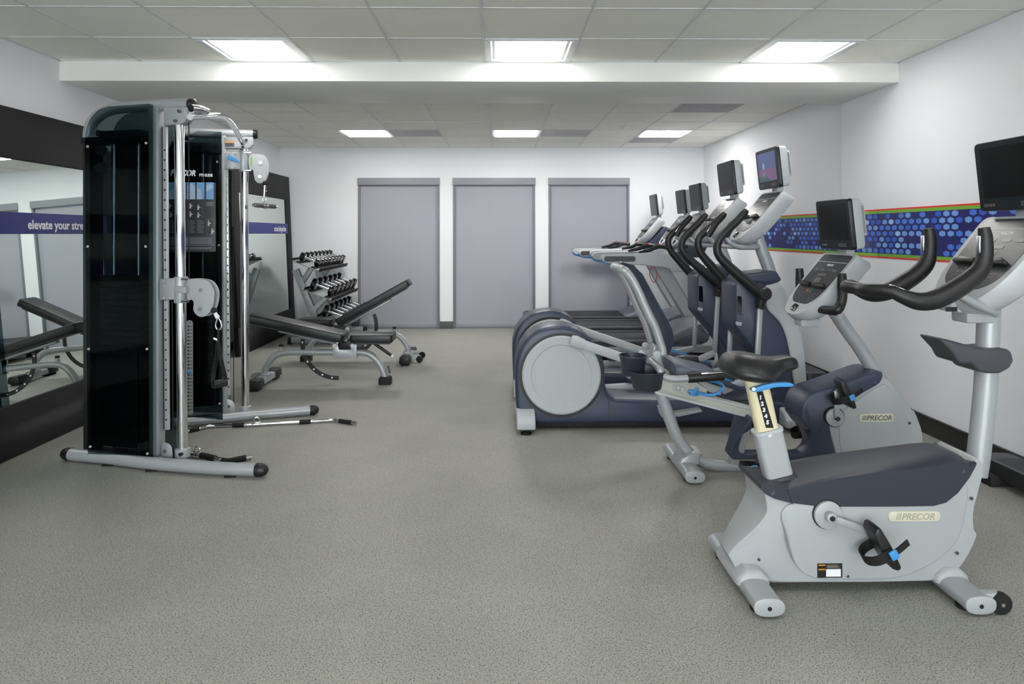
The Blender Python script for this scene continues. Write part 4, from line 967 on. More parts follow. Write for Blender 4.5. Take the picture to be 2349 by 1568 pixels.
# ================================================================ cable machine
def cable_machine():
    t = thing('cable_machine', 'tall silver cable machine with two smoked black towers and chrome poles, by the left mirror', 'cable machine', (-2.0, 4.7, 0))
    def tower(O, B, near):
        O = Vector((O.x, O.y, 0)); e = Vector((B.x - O.x, B.y - O.y, 0)).normalized(); n = Vector((0, 0, 1)).cross(e)   # n faces the camera side
        M = Matrix.Translation(O) @ Matrix((e, n, Vector((0, 0, 1)))).transposed().to_4x4()
        def tp(px, py, w_=0.0):
            dx, dy, dz = ray(px, py); q = O + n * w_; k = q.dot(n) / (dx * n.x + dy * n.y)
            p = Vector((dx * k, dy * k, HC + dz * k)); return Vector(((p - O).dot(e), w_, p.z))
        return M, tp, e, n
    # ---------- near tower
    M, tp, e, n = tower(flo(612, 1086), flo(158, 1047), True)
    N = lambda: MB(M)
    def prism(pts, w0, w1):      # pts local (a,w,z)
        m = MB(M); return m.ext([Vector((p.x, w0, p.z)) for p in pts], (0, w1 - w0, 0))
    fp = [flo(x, y, .042) for x, y in ((160, 1041), (250, 1050), (350, 1062), (450, 1070), (530, 1075), (592, 1077))]
    ft = done('foot_tube', MB().tube(fp, .036, 14, 4, up=(0, 0, 1)), 'silver', t, ang=60)
    for a, b in ((fp[-1], fp[-2]), (fp[0], fp[1])):
        d = (a - b).normalized(); c = done('end_cap', MB().tube([a - d * .01, a + d * .02, a + d * .045, a + d * .058], [.038, .038, .028, .008], 14, 3, up=(0, 0, 1)), 'black', ft, ang=60)
    for p in (fp[1], fp[2], fp[4]): done('rubber_pad', MB().box((p.x, p.y, .005), (.06, .05, .01)), 'rubber', ft)
    c = tp(360, 650); up0, up1 = tp(350, 245).z + .0, .06
    ua, ub = tp(349, 600), tp(371, 600); ux = (ua.x + ub.x) / 2; uw = abs(ua.x - ub.x)
    done('front_upright', MB(M).box2((ux - uw / 2, -.035, .05), (ux + uw / 2, .035, tp(350, 247).z)), 'silver', t, bevel=.012, seg=3)
    bx_ = tp(204, 600).x + .0
    done('rear_upright', MB(M).box2((bx_ - .05, -.03, .05), (bx_ + .01, .03, 1.95)), 'silver', t, bevel=.01)
    # arched top beam
    tb = [tp(x, y) for x, y in ((438, 240), (400, 240), (345, 243), (280, 247), (245, 255), (222, 270), (207, 292), (203, 330))]
    bm_ = done('top_beam', MB(M).tube(tb, .034, 14, 4), 'silver', t, ang=60)
    d = (tb[0] - tb[1]).normalized(); done('end_cap', MB(M).tube([tb[0] - d * .005, tb[0] + d * .022, tb[0] + d * .03], [.036, .034, .026], 14, 1), 'black', bm_, ang=60)
    pl = [tp(x, y, .03) for x, y in ((376, 247), (431, 246), (431, 268), (424, 280), (414, 285), (376, 287))]
    p_ = done('head_plate', prism(pl, -.03, .034), 'silver', t, bevel=.004)
    for x, y in ((410, 255), (401, 277)): done('bolt', MB(M).cyl(tp(x, y, .034), tp(x, y, .05) , .010, n=12), 'black', p_)
    # chrome pole and drilled rail
    q0, q1 = tp(419, 1045), tp(411, 284)
    done('guide_pole', MB(M).cyl(q0, q1, .028, n=28), 'chrome', t)
    pf = done('pole_socket', MB(M).lathe([(.001, 0), (.042, 0), (.042, .045), (.034, .05)], (q0.x, 0, .06), (0, 0, 1), 22), 'silver', t)
    done('bolt', MB(M).cyl((q0.x - .02, .03, .085), (q0.x - .02, .05, .085), .010, n=12), 'black', pf)
    r0, r1 = tp(384, 985), tp(379.5, 290)
    rl = done('adjustment_rail', MB(M).bar((r0.x, 0, r0.z), (r1.x, 0, r1.z), .018, .026), 'rail_strip', t, bevel=.003)
    done('rail_back', MB(M).bar((r0.x + .022, -.01, r0.z), (r1.x + .022, -.01, r1.z), .016, .014), 'black', t)
    for k in range(30):
        z = r0.z + .06 + k * .0585
        if z > r1.z - .1: break
        f = (z - r0.z) / (r1.z - r0.z); x = r0.x + (r1.x - r0.x) * f
        done('rail_hole', MB(M).cyl((x, .0092, z), (x, .0098, z), .0065, n=10), 'black', rl)
    # carriage
    cp_ = [tp(x, y, .03) for x, y in ((366, 640), (401, 637), (401, 687), (366, 688))]
    cg = done('pulley_carriage', prism(cp_, -.03, .034), 'silver', t, bevel=.005)
    for x, y in ((376, 644), (390, 643), (377, 656), (376, 683), (390, 683)): done('bolt', MB(M).cyl(tp(x, y, .034), tp(x, y, .04), .006, n=10), 'bolt', cg)
    c0, c1 = tp(415, 694), tp(415, 634); done('carriage_sleeve', MB(M).cyl(c0, c1, .038, n=24), 'silver', cg, bevel=.003)
    done('sleeve_tab', prism([tp(x, y, .04) for x, y in ((401, 656), (430, 657), (430, 672), (402, 672))], .02, .055), 'silver', cg, bevel=.003)
    for y in (640, 691): done('hinge_bolt', MB(M).cyl(tp(417, y, .03), tp(433, y, .03), .007, n=10), 'chrome', cg)
    pc = [tp(x, y, .03) for x, y in ((429, 643), (462, 641), (478, 648), (488, 664), (490, 680), (486, 702), (476, 720), (462, 727), (449, 722), (442, 710), (443, 694), (438, 687), (429, 686))]
    for w0, w1 in ((.018, .026), (-.026, -.018)):
        pv = done('pulley_cover', prism([Vector(v) for v in cr(pc, 4, True)], w0, w1), 'silver_plastic', cg, bevel=.002)
    for x, y in ((461, 665), (460, 709)):
        a = tp(x, y, .026); done('pulley_wheel', MB(M).cyl((a.x, -.016, a.z), (a.x, .016, a.z), .04, n=20), 'black', cg)
        done('axle_bolt', MB(M).cyl((a.x, .026, a.z), (a.x, .034, a.z), .012, n=12), 'chrome_soft', cg)
    # bottom pulley
    a = tp(382, 1038, .02); dk = tp(390, 1035)
    done('base_bracket', prism([Vector(v) for v in cr([tp(x, y, .02) for x, y in ((373, 1060), (373, 1018), (385, 1016), (394, 1024), (397, 1040), (397, 1060))], 3)], .02, .027), 'silver', t, bevel=.002)
    done('base_pulley', MB(M).cyl((dk.x, -.012, dk.z), (dk.x, .012, dk.z), .05, n=24), 'rubber', t, bevel=.004)
    done('bolt', MB(M).cyl(tp(377, 1035, .027), tp(377, 1035, .038), .011, n=12), 'black', t)
    # cables
    done('cable', MB(M).cyl(tp(434, 640), tp(433, 252), .0032, n=6), 'rubber', t)
    done('cable', MB(M).cyl(tp(397, 1035), tp(395, 690), .0032, n=6), 'rubber', t)
    # smoked shroud, both faces plus rounded rear edge
    so = [tp(x, y, .1) for x, y in ((350, 1073), (350, 240), (343, 238))] + cr([tp(x, y, .1) for x, y in ((250, 244), (228, 252), (208, 272), (198, 300), (195, 330))], 4) + [tp(202, 1056, .1)]
    sh = done('smoked_shroud', prism(so, .096, .102), 'smoked', t)
    done('smoked_shroud', prism(so, -.102, -.096), 'smoked', t)
    for x, y in ((335, 328), (201, 336), (334, 565), (201, 565), (337, 800), (203, 800), (338, 1040), (207, 1024)): done('bolt', MB(M).cyl(tp(x, y, .102), tp(x, y, .108), .0075, n=10), 'bolt', sh)
    # weight stack inside: plates and rods
    ia, ib = tp(243, 800, 0).x, tp(336, 800, 0).x; ztop = tp(300, 620, 0).z
    k = 0; z = .13
    while z < ztop - .03:
        done('weight_plate', MB(M).box2((ib, -.05, z), (ia, .05, z + .034)), 'black', t, bevel=.003, seg=1); z += .0365; k += 1
    for x in (262, 318): done('stack_rod', MB(M).cyl(tp(x, 1050), tp(x, 322), .0095, n=12), 'chrome_soft', t)
    done('stack_back_cover', MB(M).box2((ib, -.066, .11), (ia + .0, -.06, tp(300, 320).z)), 'black', t)
    done('stack_guard', MB(M).box2((ib, .07, .11), (ia, .075, tp(300, 788).z)), 'black', t, bevel=.002)
    done('stack_top_block', MB(M).box2((ib, -.05, tp(300, 318).z), (ia - .0, .05, tp(300, 300).z)), 'navy_dark', t, bevel=.006)
    done('inner_post', MB(M).box2((tp(222, 600).x, -.05, .06), (tp(206, 600).x, .05, tp(210, 320).z)), 'black', t)
    for y in (322, 1045):
        done('stack_crosspiece', MB(M).box2((ib - .02, -.06, tp(300, y).z - .02), (bx_, .06, tp(300, y).z + .02)), 'black', t, bevel=.004)
    for x, y in ((232, 345), (232, 385)): done('pulley_wheel', MB(M).cyl(tp(x, y, -.02), tp(x, y, .02), .035, n=18), 'black', t)
    near = (M, tp)
    # ---------- far tower
    M, tp, e, n = tower(flo(728, 951), flo(430, 972), False)
    fp = [flo(x, y, .04) for x, y in ((395, 970), (430, 966), (520, 957), (600, 949), (650, 945), (714, 940))]
    ft = done('foot_tube', MB().tube(fp, .035, 14, 4, up=(0, 0, 1)), 'silver', t, ang=60)
    for a, b in ((fp[-1], fp[-2]), (fp[0], fp[1])):
        d = (a - b).normalized(); done('end_cap', MB().tube([a - d * .01, a + d * .02, a + d * .045, a + d * .056], [.037, .037, .028, .008], 14, 3, up=(0, 0, 1)), 'black', ft, ang=60)
    def prism(pts, w0, w1): m = MB(M); return m.ext([Vector((p.x, w0, p.z)) for p in pts], (0, w1 - w0, 0))
    ua, ub = tp(507.5, 600), tp(521, 600)
    done('front_upright', MB(M).box2((ub.x, -.03, .05), (ua.x, .03, tp(510, 310).z)), 'silver', t, bevel=.012, seg=3)
    bx2 = tp(372, 600).x
    done('rear_upright', MB(M).box2((bx2 - .06, -.03, .05), (bx2, .03, 1.95)), 'silver', t, bevel=.01)
    tb = [tp(x, y) for x, y in ((582, 308), (530, 307), (470, 305), (430, 305), (405, 310), (388, 322), (378, 345), (374, 380))]
    bm_ = done('top_beam', MB(M).tube(tb, .033, 14, 4), 'silver', t, ang=60)
    d = (tb[0] - tb[1]).normalized(); done('end_cap', MB(M).tube([tb[0] - d * .005, tb[0] + d * .02, tb[0] + d * .028], [.035, .033, .025], 14, 1), 'black', bm_, ang=60)
    p_ = done('head_plate', prism([tp(x, y, .03) for x, y in ((515, 314), (581, 315), (581, 330), (575, 339), (566, 341), (515, 340))], -.03, .034), 'silver', t, bevel=.004)
    a, b = tp(517, 324, .035), tp(537, 336, .035)
    wl = done('warning_label', MB(M).box2((a.x, .0345, b.z), (b.x, .036, a.z)), 'panel', p_)
    a, b = tp(517, 324, .035), tp(537, 328, .035); done('label_stripe', MB(M).box2((a.x, .0362, b.z), (b.x, .0368, a.z)), 'orange', wl)
    for x, y in ((565, 321), (557, 337)): done('bolt', MB(M).cyl(tp(x, y, .034), tp(x, y, .048), .010, n=12), 'black', p_)
    q0, q1 = tp(563, 942), tp(560, 340)
    done('guide_pole', MB(M).cyl(q0, q1, .028, n=28), 'chrome', t)
    done('pole_socket', MB(M).lathe([(.001, 0), (.04, 0), (.04, .04), (.033, .045)], (q0.x, 0, .06), (0, 0, 1), 22), 'silver', t)
    r0, r1 = tp(525, 905), tp(519, 342)
    rl = done('adjustment_rail', MB(M).bar((r0.x, 0, r0.z), (r1.x, 0, r1.z), .02, .024), 'rail_strip', t, bevel=.003)
    for k in range(30):
        z = r0.z + .06 + k * .0585
        if z > r1.z - .1: break
        f = (z - r0.z) / (r1.z - r0.z); x = r0.x + (r1.x - r0.x) * f
        done('rail_hole', MB(M).cyl((x, .0102, z), (x, .0108, z), .007, n=10), 'black', rl)
    for x in (540, 532): done('cable', MB(M).cyl(tp(x - 4, 925, -.02), tp(x - 4, 392, -.02), .0032, n=6), 'rubber', t)
    done('shock_rod', MB(M).cyl(tp(533, 520), tp(533, 392), .009, n=10), 'black', t)
    cg = done('pulley_carriage', prism([tp(x, y, .03) for x, y in ((515, 350), (551, 348), (551, 388), (515, 388))], -.03, .034), 'silver', t, bevel=.005)
    for x, y in ((526, 354), (539, 354), (526, 385), (539, 385)): done('bolt', MB(M).cyl(tp(x, y, .034), tp(x, y, .04), .006, n=10), 'bolt', cg)
    done('release_lever', prism([Vector(v) for v in cr([tp(x, y, .045) for x, y in ((523, 358), (528, 356), (550, 370), (547, 373), (527, 367), (522, 363))], 3, True)], .04, .055), 'blue', cg, bevel=.004, label='blue lever')
    done('carriage_sleeve', MB(M).cyl(tp(559, 394), tp(559, 346), .036, n=24), 'silver', cg, bevel=.003)
    for y in (350, 391): done('hinge_bolt', MB(M).cyl(tp(560, y, .03), tp(576, y, .03), .007, n=10), 'chrome', cg)
    pc = [tp(x, y, .03) for x, y in ((572, 356), (600, 354), (612, 362), (617, 378), (616, 397), (609, 414), (597, 420), (586, 415), (582, 400), (580, 389), (572, 388))]
    for w0, w1 in ((.018, .026), (-.026, -.018)): done('pulley_cover', prism([Vector(v) for v in cr(pc, 4, True)], w0, w1), 'silver_plastic', cg, bevel=.002)
    a, b = tp(575, 361, .027), tp(579, 378, .027); done('yellow_sticker', MB(M).box2((a.x, .0262, b.z), (b.x, .027, a.z)), 'm_green', cg)
    for x, y in ((597, 373), (596, 405)):
        a = tp(x, y, .026); done('pulley_wheel', MB(M).cyl((a.x, -.016, a.z), (a.x, .016, a.z), .036, n=20), 'black', cg)
        done('axle_bolt', MB(M).cyl((a.x, .026, a.z), (a.x, .034, a.z), .012, n=12), 'chrome_soft', cg)
    done('base_bracket', prism([Vector(v) for v in cr([tp(x, y, .02) for x, y in ((519, 946), (519, 917), (530, 917), (538, 926), (539, 946))], 3)], .02, .027), 'silver', t, bevel=.002)
    done('bolt', MB(M).cyl(tp(525, 932, .027), tp(525, 932, .036), .010, n=12), 'black', t)
    so = [tp(x, y, .1) for x, y in ((511, 962), (508, 302), (454, 300), (420, 316))] + cr([tp(x, y, .1) for x, y in ((395, 332), (378, 350), (368, 390))], 3) + [tp(368, 958, .1)]
    sh = done('smoked_shroud', prism(so, .096, .102), 'smoked', t)
    done('smoked_shroud', prism(so, -.102, -.096), 'smoked', t)
    for x, y in ((498, 371), (502, 562), (504, 925)): done('bolt', MB(M).cyl(tp(x, y, .102), tp(x, y, .108), .0075, n=10), 'bolt', sh)
    ia, ib = tp(385, 800).x, tp(494, 800).x
    z = .13; ztop = tp(460, 700).z
    while z < ztop:
        done('weight_plate', MB(M).box2((ib, -.05, z), (ia, .05, z + .034)), 'black', t, bevel=.003, seg=1); z += .0365
    for x in (410, 465): done('stack_rod', MB(M).cyl(tp(x, 940), tp(x, 350), .0095, n=12), 'chrome_soft', t)
    done('stack_back_cover', MB(M).box2((ib - .02, -.066, .11), (ia + .0, -.06, tp(460, 350).z)), 'black', t)
    done('stack_top_block', MB(M).box2((ib - .05, -.05, tp(460, 352).z), (ia - .03, .05, tp(460, 328).z)), 'navy_dark', t, bevel=.006)
    for x, y in ((458, 336), (493, 338), (428, 318)): done('bolt', MB(M).cyl(tp(x, y, .05), tp(x, y, .06), .014, n=12), 'black', t)
    # pin-numbered selector strip with blue pin
    a, b = tp(426, 742, .105), tp(443, 950, .105)
    ss = done('selector_strip', MB(M).box2((a.x, .103, b.z), (b.x, .108, a.z)), 'silver_plastic', t, bevel=.002)
    a2 = tp(426, 720, .105); done('strip_top', MB(M).lathe([(.001, 0), ((a.x - b.x) / 2, 0), ((a.x - b.x) / 2, .004), (.001, .004)], ((a.x + b.x) / 2, .103, a.z), (0, 1, 0), 20), 'silver_plastic', ss)
    for k in range(25):
        z = a.z - .02 - k * (a.z - b.z - .03) / 25
        done('pin_hole', MB(M).cyl((a.x * .6 + b.x * .4, .108, z), (a.x * .6 + b.x * .4, .1086, z), .006, n=8), 'black', ss)
        done('weight_mark', MB(M).box((a.x * .22 + b.x * .78, .1084, z), (.012, .0006, .006)), 'panel', ss)
    done('selector_pin', MB(M).ball(tp(433, 853, .12), .016, 12, (1.5, 1, .7)), 'blue', t, label='blue selector pin')
    # instruction poster on the inner smoked panel
    P2 = lambda x, y, w_=.104: tp(x, y, w_)
    def rect(nm, x0, y0, x1, y1, mm, par, w_=.106, r=0):
        a, b = P2(x0, y0, w_), P2(x1, y1, w_)
        return done(nm, MB(M).box2((a.x, w_ - .001, b.z), (b.x, w_, a.z)), mm, par)
    po = rect('instruction_poster', 384, 417, 495, 577, 'poster', t, .1055)
    for x0, x1 in ((386.5, 402), (405, 411), (421, 427), (430, 448), (451, 469), (472.5, 490)): rect('blue_picture', x0, 418, x1, 457, 'poster_blue', po)
    for q in (((387, 457), (387, 440), (402, 428), (402, 457)), ((430, 457), (430, 425), (440, 420), (448, 428), (448, 457)), ((451, 457), (452, 430), (462, 436), (464, 457)), ((473, 440), (473, 425), (484, 422), (488, 430), (480, 436))):
        done('picture_shape', prism([P2(x, y) for x, y in q], .1058, .1066), 'poster_light', po)
    for x in (386, 431, 452): 
        for y0 in (505,): 
            for k in range(9): rect('print_line', x, y0 + k * 3.4, x + (16 if k % 3 else 12), y0 + k * 3.4 + 1.3, 'poster_text', po)
    for k in range(4): rect('print_line', 472.5, 463 + k * 2.6, 490, 464.4 + k * 2.6, 'poster_text', po)
    for k in range(5): rect('print_line', 389, 546 + k * 3.0, 487, 547.5 + k * 3.0, 'poster_text', po)
    for k in range(2): rect('print_line', 388, 567 + k * 3, 485, 568 + k * 3, 'poster_text', po)
    for y in (543.5, 562): rect('box_line', 387, y, 491, y + .8, 'poster_text', po)
    for x in (387, 490.4): rect('box_line', x, 543.5, x + .8, 562, 'poster_text', po)
    for (x0, y0, x1, y1) in ((473, 502, 490.5, 502.8), (473, 538, 490.5, 538.8), (473, 502, 473.8, 538), (490, 502, 490.8, 538)): rect('box_line', x0, y0, x1, y1, 'poster_text', po)
    for cx_, cy_ in ((388, 472), (391, 492), (436, 472), (436, 491), (454, 475), (454, 493), (478, 512), (486, 530)):
        m = MB(M)
        m.ext([Vector((p.x, .1058, p.z)) for p in [P2(cx_ + a, cy_ + b) for a, b in ((-1.5, 6), (-1, -3), (2, -3), (7, 1), (3, 1), (2.5, 6))]], (0, .0008, 0))
        m.cyl(P2(cx_ + .6, cy_ - 5, .1058), P2(cx_ + .6, cy_ - 5, .1066), .0045, n=8)
        done('exercise_figure', m, 'badge', po, kind='stuff')
    for cx_ in (441, 463):
        for cy_ in (474, 493): rect('machine_sketch', cx_ - 1, cy_ - 10, cx_ + 4, cy_ + 6, 'panel', po)
    # lettering above the poster
    def lm(x, y): return M @ Matrix.Translation(P2(x, y, .1045)) @ frameM((0, 0, 0), (-1, 0, 0), (0, 0, 1))
    text('brand_name', 'PRECOR', .056, lm(391, 402), 'white', sh, shear=.25, off=.002, xs=.76)
    text('model_name', 'FTS GLIDE', .025, lm(457, 404), 'white', sh, off=.0012, xs=.76)
    for k, mm in enumerate(('poster_blue', 'banner', 'banner', 'm_red')):
        q = P2(382.5 + k * 2.2, 402); done('logo_slash', MB(M).ext([Vector((q.x - dx, .1045, q.z + dz)) for dx, dz in ((0, 0), (.004, 0), (.015, .04), (.011, .04))], (0, .0006, 0)), mm, sh)
    # ---------- pull-up bar and bracing between the towers
    pb = [at(436, 268, 4.04), at(468, 266, 4.2), at(502, 265, 4.42), at(522, 273, 4.62), at(536, 290, 4.84), at(546, 308, 5.02), at(556, 327, 5.2)]
    done('pull_up_bar', MB().tube(pb, .019, 14, 4, up=(0, 0, 1)), 'chrome', t, ang=60)
    done('grip_stub', MB().tube([at(438, 248, 4.06), at(458, 250, 4.12), at(474, 255, 4.2)], [.022, .022, .021], 14, 3, up=(0, 0, 1)), 'chrome', t, ang=60)
    done('grip_stub', MB().tube([at(440, 262, 4.08), at(458, 259, 4.16), at(474, 257, 4.22)], [.018, .018, .018], 14, 3, up=(0, 0, 1)), 'chrome', t, ang=60)
    Mn = near[0]
    b0, b1 = Mn @ Vector((bx_ - .02, 0, 0)), M @ Vector((bx2 - .03, 0, 0))
    for z in (.22, 1.0, 1.9): done('rear_crossbeam', MB().bar((b0.x, b0.y, z), (b1.x, b1.y, z), .06, .06, up=(0, 0, 1)), 'silver', t, bevel=.01)
    return near, (M, tp)
NT, FT = cable_machine()
# hanging strap handle on the near pulley
def strap_handle():
    Y = 3.96; f = lambda x, y, q=0: at(x, y, Y + q); b = f(504, 880)
    t = thing('strap_handle', 'black strap handle hanging from the near pulley of the cable machine', 'cable handle', (b.x, Y, b.z))
    done('stop_ball', MB().ball(f(491, 712), .0175, 14), 'rubber', t)
    done('cable_clamp', MB().cyl(f(493, 717), f(500, 729), .010, .013, n=14), 'lamp_frame', t)
    cc = [f(x, y) for x, y in ((500, 728), (495, 742), (496, 752), (502, 757), (508, 750), (507, 740), (502, 730))]
    done('carabiner', MB().tube(cc, .0042, 8, 4, closed=True), 'chrome_soft', t, ang=60)
    done('strap_knot', MB().tube([f(501, 752), f(501, 775), f(500, 790)], [.007, .008, .007], 8, 3), 'rubber', t)
    done('clip', MB().cyl(f(490, 776), f(499, 780), .006, n=8), 'chrome_soft', t)
    done('strap', MB().ribbon([f(500, 782), f(497, 820), f(491, 850), f(488, 873, -.05)], (.3, 1, 0), .03, .004), 'rubber', t)
    done('strap', MB().ribbon([f(500, 782), f(506, 820), f(513, 850), f(518, 873, .05)], (.3, 1, 0), .03, .004), 'rubber', t)
    a, c = f(489, 881, -.02), f(520, 877, .03)
    g = done('hand_grip', MB().cyl(a, c, .0215, n=22), 'black_soft', t, bevel=.003)
    d = (a - c).normalized(); done('grip_hollow', MB().lathe([(.022, 0), (.022, .004), (.013, .005), (.013, 0)], a, d, 20), 'black', g)
strap_handle()
def short_bar():
    Y = 5.2; f = lambda x, y, q=0: at(x, y, Y + q); b = f(606, 471)
    t = thing('short_cable_bar', 'short chrome bar with dark grips hanging from the far pulley of the cable machine', 'cable handle', (b.x, Y, b.z))
    done('stop_ball', MB().ball(f(608, 420), .018, 14), 'rubber', t)
    done('link', MB().cyl(f(608, 425), f(606, 452), .010, .008, n=12), 'chrome', t)
    done('link_bolt', MB().cyl(f(603, 438), f(612, 438), .005, n=8), 'chrome', t)
    done('link_ring', MB().tube([f(606 + 4 * math.cos(q), 457 + 8 * math.sin(q)) for q in [k * math.pi / 4 for k in range(8)]], .0042, 8, 3, closed=True), 'chrome', t)
    a, c = f(581, 470, -.12), f(634, 474, .12)
    br = done('bar', MB().cyl(a, c, .0125, n=18), 'chrome', t, bevel=.002)
    for u, v in ((.08, .38), (.62, .92)): done('grip_sleeve', MB().cyl(a.lerp(c, u), a.lerp(c, v), .016, n=18), 'base_grey', br)
    done('center_collar', MB().cyl(a.lerp(c, .44), a.lerp(c, .56), .02, n=18), 'chrome_soft', br, bevel=.003)
short_bar()
def floor_bar(name, label, pts, r, grips, center, loc):
    P = [flo(x, y, r + .003) for x, y in pts]
    t = thing(name, label, 'cable bar', flo(*loc))
    done('bar', MB().tube(P, r, 12, 4, up=(0, 0, 1)), 'chrome', t, ang=60)
    L_ = cr(P, 8)
    for a, b in grips:
        seg = [p for p in L_ if a <= (p - L_[0]).length / (L_[-1] - L_[0]).length <= b]
        if len(seg) > 1: done('grip_sleeve', MB().tube(seg, r + .003, 12, 1, up=(0, 0, 1)), 'rubber', t, ang=60)
    c = L_[int(len(L_) * center)]; d = (L_[int(len(L_) * center) + 1] - c).normalized()
    sw = done('swivel_collar', MB().cyl(c - d * .03, c + d * .03, r + .007, n=16), 'chrome_soft', t, bevel=.002)
    up = Vector((0, 0, 1)); s_ = d.cross(up)
    ring = [c + s_ * -.008 + up * (.028 + .02 * math.sin(q)) + d * (.018 * math.cos(q)) for q in [k * math.pi / 4 for k in range(8)]]
    done('swivel_ring', MB().tube(ring, .005, 8, 3, closed=True), 'chrome', sw)
    return t
floor_bar('lat_bar', 'long bent chrome lat bar with black grips lying on the floor between the towers', [(407, 992), (430, 988), (458, 982), (478, 977), (510, 975), (560, 974), (618, 971), (680, 968), (730, 965), (765, 963), (788, 966), (818, 970)], .0125, [(.06, .125), (.285, .375), (.66, .745), (.9, .975)], .5, (612, 972))
floor_bar('angled_row_bar', 'short bent chrome bar with black grips on the floor beside the near tower', [(385, 1036), (410, 1040), (440, 1042), (470, 1045), (500, 1053), (512, 1056), (525, 1057), (550, 1052), (577, 1047)], .0145, [(.0, .2), (.4, .68), (.78, .965)], .3, (480, 1048))
# ================================================================ benches
BO = Vector((-2.12, 6.5, 0))
def bench(loc, rz, ang, label):
    t = thing('weight_bench', label, 'weight bench', loc, 'adjustable weight benches', rz=rz, local=True)
    b = lambda x, y, Y=6.5: Vector(((at(x, y, Y) - BO).x, 0, at(x, y, Y).z))
    fr = [b(x, y) for x, y in ((884, 868), (877, 845), (863, 824), (845, 811), (820, 807), (780, 807), (700, 807), (655, 808), (632, 815), (617, 831), (608, 850), (603, 872))]
    fr[-1].x = 0.02; fr[-1].z = .07
    done('frame_tube', MB().tube(fr, .030, 14, 4), 'silver', t, ang=60)
    # wide rear foot
    pr = rnd([(-.05, .025), (.05, .025), (.042, .085), (-.042, .085)], .015, 3)
    rf = done('rear_foot', MB().loft([[Vector((a, y, z)) for a, z in pr] for y in (-.2, .2)]), 'silver', t, ang=40)
    for s in (-1, 1):
        pr2 = rnd([(-.058, .018), (.058, .018), (.05, .095), (-.05, .095)], .02, 3)
        ec = done('foot_cover', MB().loft([[Vector((a, s * y, z)) for a, z in pr2] for y in (.17, .33)]), 'black_soft', rf, ang=40, bevel=.004)
        done('rubber_pad', MB().box((0, s * .25, .01), (.08, .12, .02)), 'rubber', rf)
        wb = done('wheel_bracket', MB().xz([(p.x, p.y) for p in rnd([(-.04, .03), (-.15, .02), (-.16, .05), (-.14, .08), (-.04, .085)], .02, 3)], s * .13 - .008, s * .13 + .008), 'silver', rf)
        done('wheel', MB().lathe([(.001, 0), (.033, 0), (.035, .003), (.035, .02), (.001, .022)], (-.135, s * .13 + .009, .038), (0, 1, 0), 18), 'rubber', rf)
    done('frame_joint', MB().box((.015, 0, .09), (.08, .09, .03)), 'silver', rf, bevel=.01)
    c = fr[0]
    fo = done('front_foot', MB().loft([[Vector((c.x + a * k, y * k, z)) for a, y in rnd([(-.055, -.065), (.055, -.065), (.055, .065), (-.055, .065)], .02, 3)] for z, k in ((0, 1), (.05, 1), (.065, .8))]), 'rubber', t, ang=50)
    done('caution_plate', MB().box((c.x + .035, -.02, .13), (.01, .05, .07), rot=Matrix.Rotation(R(-15), 3, 'Y')), 'charcoal', t, bevel=.002)
    # bracket
    for s in (-1, 1):
        bp = [b(x, y) for x, y in ((765, 788), (776, 787), (780, 800), (806, 800), (808, 788), (820, 787), (820, 820), (765, 820))]
        br = done('pivot_bracket', MB().xz([(p.x, p.z) for p in bp], s * .04, s * .034), 'silver', t, bevel=.002)
        for x, y in ((770, 791), (811, 791)):
            q = b(x, y); done('pivot_bolt', MB().cyl((q.x, s * .034, q.z), (q.x, s * .05, q.z), .020, n=14), 'lamp_frame', br, bevel=.003)
    done('seat_support', MB().box2((b(776, 790).x, -.03, b(776, 800).z), (b(835, 790).x, .03, b(776, 786).z + .01)), 'black', t, bevel=.006)
    # pads
    def pad(nm, x0, x1, hw, th, M, seams=()):
        o = rnd([(x0, -hw), (x1, -hw), (x1, hw), (x0, hw)], .03, 4)
        m = MB(M); m.loft([[Vector((p.x * 1, p.y, z)) for p in o] for z in (0, th)])
        p_ = done(nm, m, 'leather', t, bevel=.016, seg=3, ang=60)
        for s in seams: done('pad_seam', MB(M).box((s, 0, th / 2), (.003, hw * 2 + .001, th + .001)), 'black', p_)
        done('pad_board', MB(M).box(((x0 + x1) / 2, 0, -.008), ((x1 - x0) * .86, hw * 1.6, .016)), 'black', p_)
        o2 = [Vector((q.x, q.y, th * .38)) for q in rnd([(x0, -hw), (x1, -hw), (x1, hw), (x0, hw)], .03, 4)]
        done('piping', MB(M).tube(o2, .0028, 6, 1, closed=True, up=(0, 0, 1)), 'black', p_)
    sx0, sx1 = b(802, 780, 6.37).x, b(900, 780, 6.37).x
    zs = at(850, 787, 6.36).z
    pad('seat_pad', sx0, sx1, .13, .07, Matrix.Translation((0, 0, zs)))
    hx = b(786, 780, 6.4)
    M = Matrix.Translation((hx.x, 0, zs + .0)) @ Matrix.Rotation(R(ang), 4, 'Y')
    pad('back_pad', -.87, 0, .135, .075, M, seams=(-.585, -.82))
    done('back_pad_bar', MB(M).box2((-.6, -.03, -.045), (-.03, .03, -.016)), 'silver', t, bevel=.006)
    # curved drilled ladder below the back pad: circle about the pad hinge
    rad = .5; hz = zs
    a0 = 180 - ang - 0; pts = []
    cx_, cz_ = hx.x + .0, hz - .03
    hc = b(775, 786)
    for k in range(19):
        q = R(185.5 - ang + k * 5.5); pts.append(Vector((hc.x + .315 * math.cos(q), 0, hc.z + .315 * math.sin(q))))
    lad = done('angle_ladder', MB().ribbon([p + Vector((0, -.012, 0)) for p in pts], (0, 1, 0), .008, .038, sm=2), 'black', t)
    for k in range(1, 18, 3): done('ladder_hole', MB().cyl(pts[k] + Vector((0, -.0175, 0)), pts[k] + Vector((0, -.0165, 0)), .009, n=8), 'lamp_frame', lad)
